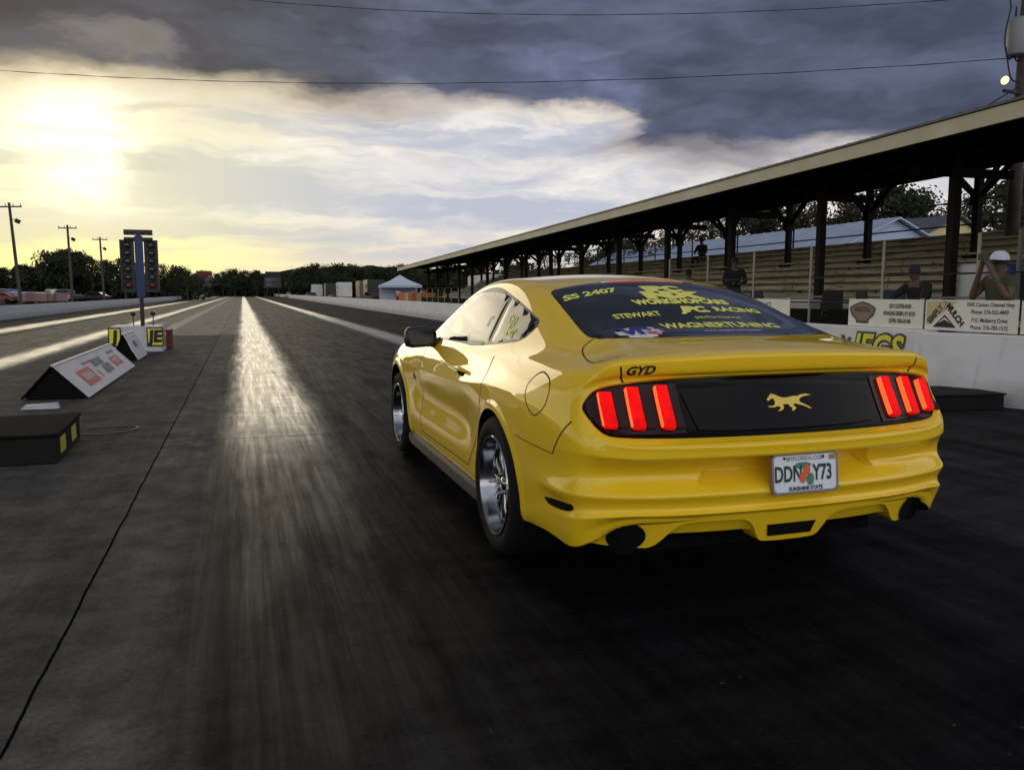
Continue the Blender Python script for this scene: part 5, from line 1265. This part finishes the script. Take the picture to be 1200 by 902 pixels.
# ------------------------------------------------------------------ score boards
def board(x, y, label, red):
    t = empty('score_board', (x, y, 0), 0, label, 'scoreboard')
    for s in (-1.6, 1.6): MB().box((s, 0, 1.5), (.25, .25, 3.)).build('leg', M_frame, t)
    MB().box((0, 0, 4.3), (4.8, .4, 3.2)).build('panel', M_blk, t)
    MB().box((0, -.05, 6.7), (4.2, .4, 1.5)).build('header', red, t)
    for r_ in range(2): MB().box((0, -.23, 3.6 + r_ * 1.4), (3.8, .06, .9)).build('display_row', M_lampd, t)
board(-10.2, 250, 'dark score board with faded red header at the far left end of the strip', mat('dull_red_header', (.12, .025, .025), rough=.8))
board(8.6, 250, 'dark score board without red header beyond the right lane', M_frame)
tag(MB().box((0, 0, .5), (9, 1.2, 1.)).box((0, 0, 1.05), (9.2, 1.3, .1)).build('catch_fence', M_frame, loc=(-2.5, 425, 0)), 'low dark net barrier closing the far end of the strip', 'barrier')
# ------------------------------------------------------------------ parked vehicles far left
def vehicle(loc, rz, m, label, truck=False, group='vehicles parked beyond the left barrier'):
    t = empty('parked_truck' if truck else 'parked_car', loc, rz, label, 'truck' if truck else 'car', group)
    if truck: side = [(-2.6,.45),(-2.65,1.0),(-.7,1.05),(-.6,1.75),(.9,1.78),(1.45,1.15),(2.5,1.05),(2.6,.5)]
    else: side = [(-2.2,.35),(-2.25,.85),(-1.7,.95),(-1.05,1.38),(.35,1.40),(1.05,.95),(2.1,.80),(2.2,.4)]
    MB().prism(side, -.86, .86, 'X').build('body', m, t, bevel=.08)
    gl = [(-.52,1.12),(-.50,1.65),(.85,1.68),(1.25,1.15)] if truck else [(-1.55,.98),(-1.0,1.32),(.30,1.34),(.90,.98)]
    for s in (-1, 1): MB().prism(gl, s * .862, s * .868, 'X').build('side_window', M_glass, t)
    yb = -2.66 if truck else -2.262
    MB().box((0, 1.1 if truck else .72, 1.4 if truck else 1.16), (1.45, .02, .35)).build('windshield', M_glass, t)
    for y in (-1.4, 1.4):
        for s in (-1, 1): MB().lathe([(0, -.1), (.30, -.1), (.33, 0), (.30, .1), (0, .1)], (s * .80, y, .33), 'X', 16).build('wheel', M_tyre, t)
    for s in (-1, 1): MB().box((s * .68, yb, .78), (.25, .03, .15)).build('tail_lamp', M_rp, t)
    return t
vw = mat('car_white', (.5, .5, .52), rough=.3, coat=.5); vr = mat('car_red', (.14, .025, .022), rough=.3, coat=.5); vb = mat('car_blue', (.05, .09, .28), rough=.3, coat=.5); vd = mat('car_dark', (.02, .02, .025), rough=.3, coat=.5); vs_ = mat('car_silver', (.3, .31, .33), rough=.35, metal=.5)
for (px_, z, m, tr, rz, lb) in ((2, 98, vr, 0, 1.3, 'dull red car parked at the left edge beyond the barrier'), (14, 104, vb, 1, .9, 'blue pickup truck parked beyond the left barrier'), (25, 100, vs_, 0, .3, 'silver car parked right of the blue pickup'), (42, 108, vw, 0, 1.2, 'white car parked left of the faded pink stalls'), (68, 112, vw, 1, .6, 'white pickup truck parked below the bushy trees'),
        (82, 112, vd, 1, 1.2, 'black pickup truck parked right of the white one'), (112, 118, vd, 0, 1.4, 'dark car parked just left of the starting lights'), (205, 200, vr, 0, .4, 'small red car far off beyond the end of the left barrier'), (196, 190, vs_, 0, 1., 'small silver car far off beyond the left barrier')):
    x, y = pt(px_, z); vehicle((x, y, 0), rz, m, lb, bool(tr))
M_pk = mat('faded_pink', (.26, .15, .14), rough=.7)
for i, (px_, z) in enumerate(((50, 96), (56, 97), (74, 99), (35, 95))):
    x, y = pt(px_, z); t = empty('stall', (x, y, 0), .4 * i, ['faded pink folding stall nearest the middle pole', 'faded pink folding stall beside its twin', 'faded pink folding stall beside the black pickup', 'faded pink folding stall below the leaning pole'][i], 'stall')
    MB().box((0, 0, .75), (1.5, .6, .9)).build('counter', M_pk, t); MB().box((0, 0, 1.24), (1.7, .8, .05)).build('top', M_wh, t)
    for s in (-.7, .7): MB().box((s, 0, .15), (.06, .5, .3)).build('leg', M_frame, t)
for (px_, z, m, lb) in ((341, 210, vw, 'white car far off beyond the right barrier, left of the smoke'), (350, 205, vs_, 'silver car far off beyond the right barrier'), (365, 180, vd, 'dark car beyond the right barrier among the trailers'), (392, 160, vd, 'dark car parked before the dull red trailer'), (437, 112, vd, 'dark car parked left of the white tent')):
    x, y = pt(px_, z); vehicle((x, y, 0), .2, m, lb, False, 'vehicles parked beyond the right barrier')
# ------------------------------------------------------------------ people
M_skin = mat('skin', (.12, .065, .045), rough=.6); M_black = mat('black_cloth', (.010, .010, .012), rough=.9); M_denim = mat('denim', (.03, .04, .07), rough=.9)
M_olive = mat('olive_cloth', (.060, .060, .035), rough=.9); M_capw = mat('white_cap', (.65, .67, .75), rough=.7); M_hair = mat('dark_hair', (.015, .012, .010), rough=.8)
def skin_figure(J, E, R, name, cols, root, parent):
    me = bpy.data.meshes.new(name); names = list(J); me.from_pydata([J[k] for k in names], [(names.index(a), names.index(b_)) for a, b_ in E], [])
    o = bpy.data.objects.new(name, me); COL.objects.link(o); o.modifiers.new('k', 'SKIN'); me.attributes
    if not me.skin_vertices: return None
    for i, k in enumerate(names):
        rr = R[k]; me.skin_vertices[0].data[i].radius = (rr, rr) if not isinstance(rr, tuple) else rr
        me.skin_vertices[0].data[i].use_root = (k == root)
    s = o.modifiers.new('s', 'SUBSURF'); s.levels = 2
    dg = bpy.context.evaluated_depsgraph_get(); out = bpy.data.meshes.new_from_object(o.evaluated_get(dg)); bpy.data.objects.remove(o)
    out.materials.clear(); ob = link(name, out, [c[0] for c in cols], parent)
    for p in out.polygons:
        p.use_smooth = True; p.material_index = 0
        best = min(names, key=lambda k: (Vector(J[k]) - p.center).length)
        for i, (m_, keys) in enumerate(cols):
            if best in keys: p.material_index = i
    return ob
def person(loc, rz, label, shirt, trousers, pose='stand', cap=None, arms='down', scale=1., long_=False):
    t = empty('person', loc, rz, label, 'person'); t.scale = (scale,) * 3
    lean = {'stand': .0, 'lean': .28, 'sit': .06}[pose]
    hip = .93 if pose != 'sit' else .45
    def up_(h, f=0.): return (0, -(h * math.sin(lean)) - f, hip + h * math.cos(lean))
    J = {'pelvis': (0, 0, hip), 'waist': up_(.16), 'chest': up_(.38), 'neck': up_(.56), 'chin': up_(.64, .01), 'head': up_(.72, .02), 'crown': up_(.81, .01)}
    R = {'pelvis': (.155, .12), 'waist': (.145, .105), 'chest': (.175, .125), 'neck': .058, 'chin': .075, 'head': .098, 'crown': .07}
    E = [('pelvis', 'waist'), ('waist', 'chest'), ('chest', 'neck'), ('neck', 'chin'), ('chin', 'head'), ('head', 'crown')]
    for s, n in ((-1, 'l'), (1, 'r')):
        sh = Vector(up_(.48)) + Vector((s * .20, 0, 0))
        if arms == 'up': el = sh + Vector((s * .09, -.15, -.25)); wr_ = Vector(up_(.66)) + Vector((s * .06, -.25, 0))
        elif arms == 'front': el = sh + Vector((s * .07, -.10, -.27)); wr_ = sh + Vector((-s * .10, -.34, -.30))
        elif arms == 'lean': el = sh + Vector((s * .10, -.22, -.20)); wr_ = el + Vector((-s * .08, -.22, -.10))
        else: el = sh + Vector((s * .06, .03, -.29)); wr_ = el + Vector((s * .01, -.08, -.26))
        hd = wr_ + (wr_ - el).normalized() * .10
        if pose == 'sit': kn = Vector((s * .13, -.46, .47)); an = Vector((s * .13, -.48, .08)); hp = Vector((s * .10, -.02, hip - .02))
        else: hp = Vector((s * .10, 0, hip - .08)); kn = Vector((s * .11, -.03, .50)); an = Vector((s * .12, .02, .09))
        toe = an + Vector((s * .02, -.17, -.05))
        for k, v, r_ in (('sh', sh, .075), ('el', el, .048), ('wr', wr_, .034), ('hd', hd, (.045, .025)), ('hp', hp, .105), ('kn', kn, .068), ('an', an, .048), ('toe', toe, (.045, .035))): J[k + n] = tuple(v); R[k + n] = r_
        E += [('chest', 'sh' + n), ('sh' + n, 'el' + n), ('el' + n, 'wr' + n), ('wr' + n, 'hd' + n), ('pelvis', 'hp' + n), ('hp' + n, 'kn' + n), ('kn' + n, 'an' + n), ('an' + n, 'toe' + n)]
    body_ = skin_figure(J, E, R, 'body', [(shirt, ('waist', 'chest', 'shl', 'shr')), (trousers, ('pelvis', 'hpl', 'hpr', 'knl', 'knr')), (M_skin, ('neck', 'chin', 'head', 'crown', 'hdl', 'hdr') + (() if long_ else ('ell', 'elr', 'wrl', 'wrr'))), (M_black, ('anl', 'anr', 'toel', 'toer'))], 'pelvis', t)
    hc = Vector(J['head'])
    MB().lathe([(.0, .112), (.055, .102), (.088, .05), (.096, .0), (.092, -.04)], tuple(hc + Vector((0, .012, 0))), 'Z', 14).build('hair', M_hair, t)
    MB().lathe([(.0, -.030), (.014, -.012), (.018, .0)], tuple(hc + Vector((0, -.10, -.01))), 'Y', 8).build('nose', M_skin, t)
    if cap:
        MB().lathe([(.0, .145), (.06, .135), (.105, .09), (.118, .03), (.116, .015)], tuple(hc), 'Z', 16).add([hc + Vector((x, y, .03 - .01 * abs(x) * 10)) for x, y in ((-.10, -.05), (-.08, -.17), (0, -.21), (.08, -.17), (.10, -.05))], [(0, 1, 2, 3, 4)]).build('cap', cap, t)
    if arms == 'up': MB().box(tuple((Vector(J['hdl']) + Vector(J['hdr'])) / 2 + Vector((0, -.02, .03))), (.16, .012, .085)).build('phone', M_blk, t)
    return t
def face(x, y, tx_=0, ty=4): return math.atan2(tx_ - x, -(ty - y)) if False else math.atan2(ty - y, tx_ - x) + PI / 2
person((8.95, 7.75, .12), face(8.95, 7.75, 2, 8), 'person in white cap and olive shirt holding a phone up behind the right barrier', M_olive, M_black, 'stand', M_capw, 'up', .95)
person((9.55, 9.55, .10), face(9.55, 9.55, 3, 9), 'person in black shirt leaning forward with arms on the rail near a stand post', M_black, M_denim, 'lean', None, 'lean', .93, True)
person((11.65, 17.6, .42), face(11.65, 17.6, 8, 10), 'person in black standing before the plank rows with hands held in front', M_black, M_denim, 'stand', None, 'front', 1., True)
person((12.75, 21.6, .72), face(12.75, 21.6, 3, 18), 'person seated low in the rows, only the head above the coupe roof', mat('red_cloth', (.25, .05, .03), rough=.9), M_denim, 'sit', None, 'front')
person((17.9, 29.4, 2.25), face(17.9, 29.4, 3, 22), 'person in dark coat seated alone on the topmost row', M_black, M_black, 'sit', M_black, 'front', 1.0, True)
for i, (x, y, c, lb) in enumerate(((14.2, 66, M_or, 'orange shirt'), (14.9, 70, M_wh, 'white shirt'), (15.4, 76, M_pk, 'pink shirt'), (14.6, 80, M_cr, 'cream shirt'))):
    person((x, y, 0), face(x, y, 0, 60), 'small far person in %s standing beyond the barrier near the tent' % lb, c, M_denim, 'stand', None, 'down')
# utility van with pale roof seen under the end rails
t = empty('parked_van', (25.5, 21.5, 0), .9, 'white van parked behind the near end of the plank rows', 'van')
MB().prism([(-2.4,.45),(-2.45,2.2),(1.2,2.25),(1.7,1.4),(2.5,1.2),(2.55,.5)], -.95, .95, 'X').build('body', vw, t, bevel=.1)
for s in (-1, 1): MB().prism([(.2,1.4),(.25,2.0),(1.1,2.0),(1.45,1.4)], s * .952, s * .96, 'X').build('side_window', M_glass, t)
for y in (-1.5, 1.6):
    for s in (-1, 1): MB().lathe([(0, -.1), (.32, -.1), (.35, 0), (.32, .1), (0, .1)], (s * .88, y, .35), 'X', 16).build('wheel', M_tyre, t)
# blue and white drums below the end rail
for i, (x, y) in enumerate(((12.35, 11.15), (13.1, 11.2))):
    t = empty('plastic_drum', (x, y, .0), 0, ['white plastic drum standing nearest the near end of the plank rows', 'blue plastic drum standing behind the white drum'][i], 'drum')
    MB().lathe([(0, 0), (.28, .0), (.30, .04), (.30, .55), (.31, .58), (.30, .61), (.30, 1.2), (.27, 1.26), (0, 1.27)], (0, 0, .55), 'Z', 20).build('drum_body', M_wh if i == 0 else vb, t)
    MB().lathe([(0, 0), (.32, .0), (.32, .55), (0, .55)], (0, 0, 0), 'Z', 12).build('drum_stand', M_frame, t)
# thin smoke drifting up beyond the right barrier
sx, sy = pt(366, 200); b = MB()
b.tube([(0, 0, 0), (-.6, 0, 2.2), (-2.6, 0, 4.4), (-4.6, 0, 6.6)], [.9, 1.1, .8, .3], 10)
sm = b.build('smoke', bpy.data.materials.new('thin_smoke'), loc=(sx, sy, 1.0)); mm = sm.data.materials[0]; mm.use_nodes = True
mm.node_tree.nodes.clear(); vv = mm.node_tree.nodes.new('ShaderNodeVolumePrincipled'); oo = mm.node_tree.nodes.new('ShaderNodeOutputMaterial')
vv.inputs['Density'].default_value = .28; vv.inputs['Color'].default_value = (.8, .82, .88, 1); mm.node_tree.links.new(vv.outputs[0], oo.inputs['Volume'])
tag(sm, 'thin pale smoke drifting up beyond the right barrier', kind='stuff')
# added unseen trees behind the photographer show only as reflections in the paint

# ------------------------------------------------------------------ camera and render settings
cam_d = bpy.data.cameras.new('camera'); cam = bpy.data.objects.new('camera', cam_d); COL.objects.link(cam)
cam_d.sensor_width = 36; cam_d.sensor_fit = 'HORIZONTAL'; cam_d.lens = 36 * 950 / 1200; cam_d.clip_end = 20000; cam_d.clip_start = .05
cam.location = (0, 0, 1.305); cam.rotation_euler = (math.radians(90 - 6.486), 0, math.radians(-18.289))
scene.camera = cam
scene.view_settings.view_transform = 'Standard'; scene.view_settings.look = 'None'; scene.view_settings.gamma = 1; scene.view_settings.exposure = .10
scene.view_settings.use_curve_mapping = False
scene.render.resolution_x = 1024; scene.render.resolution_y = 769
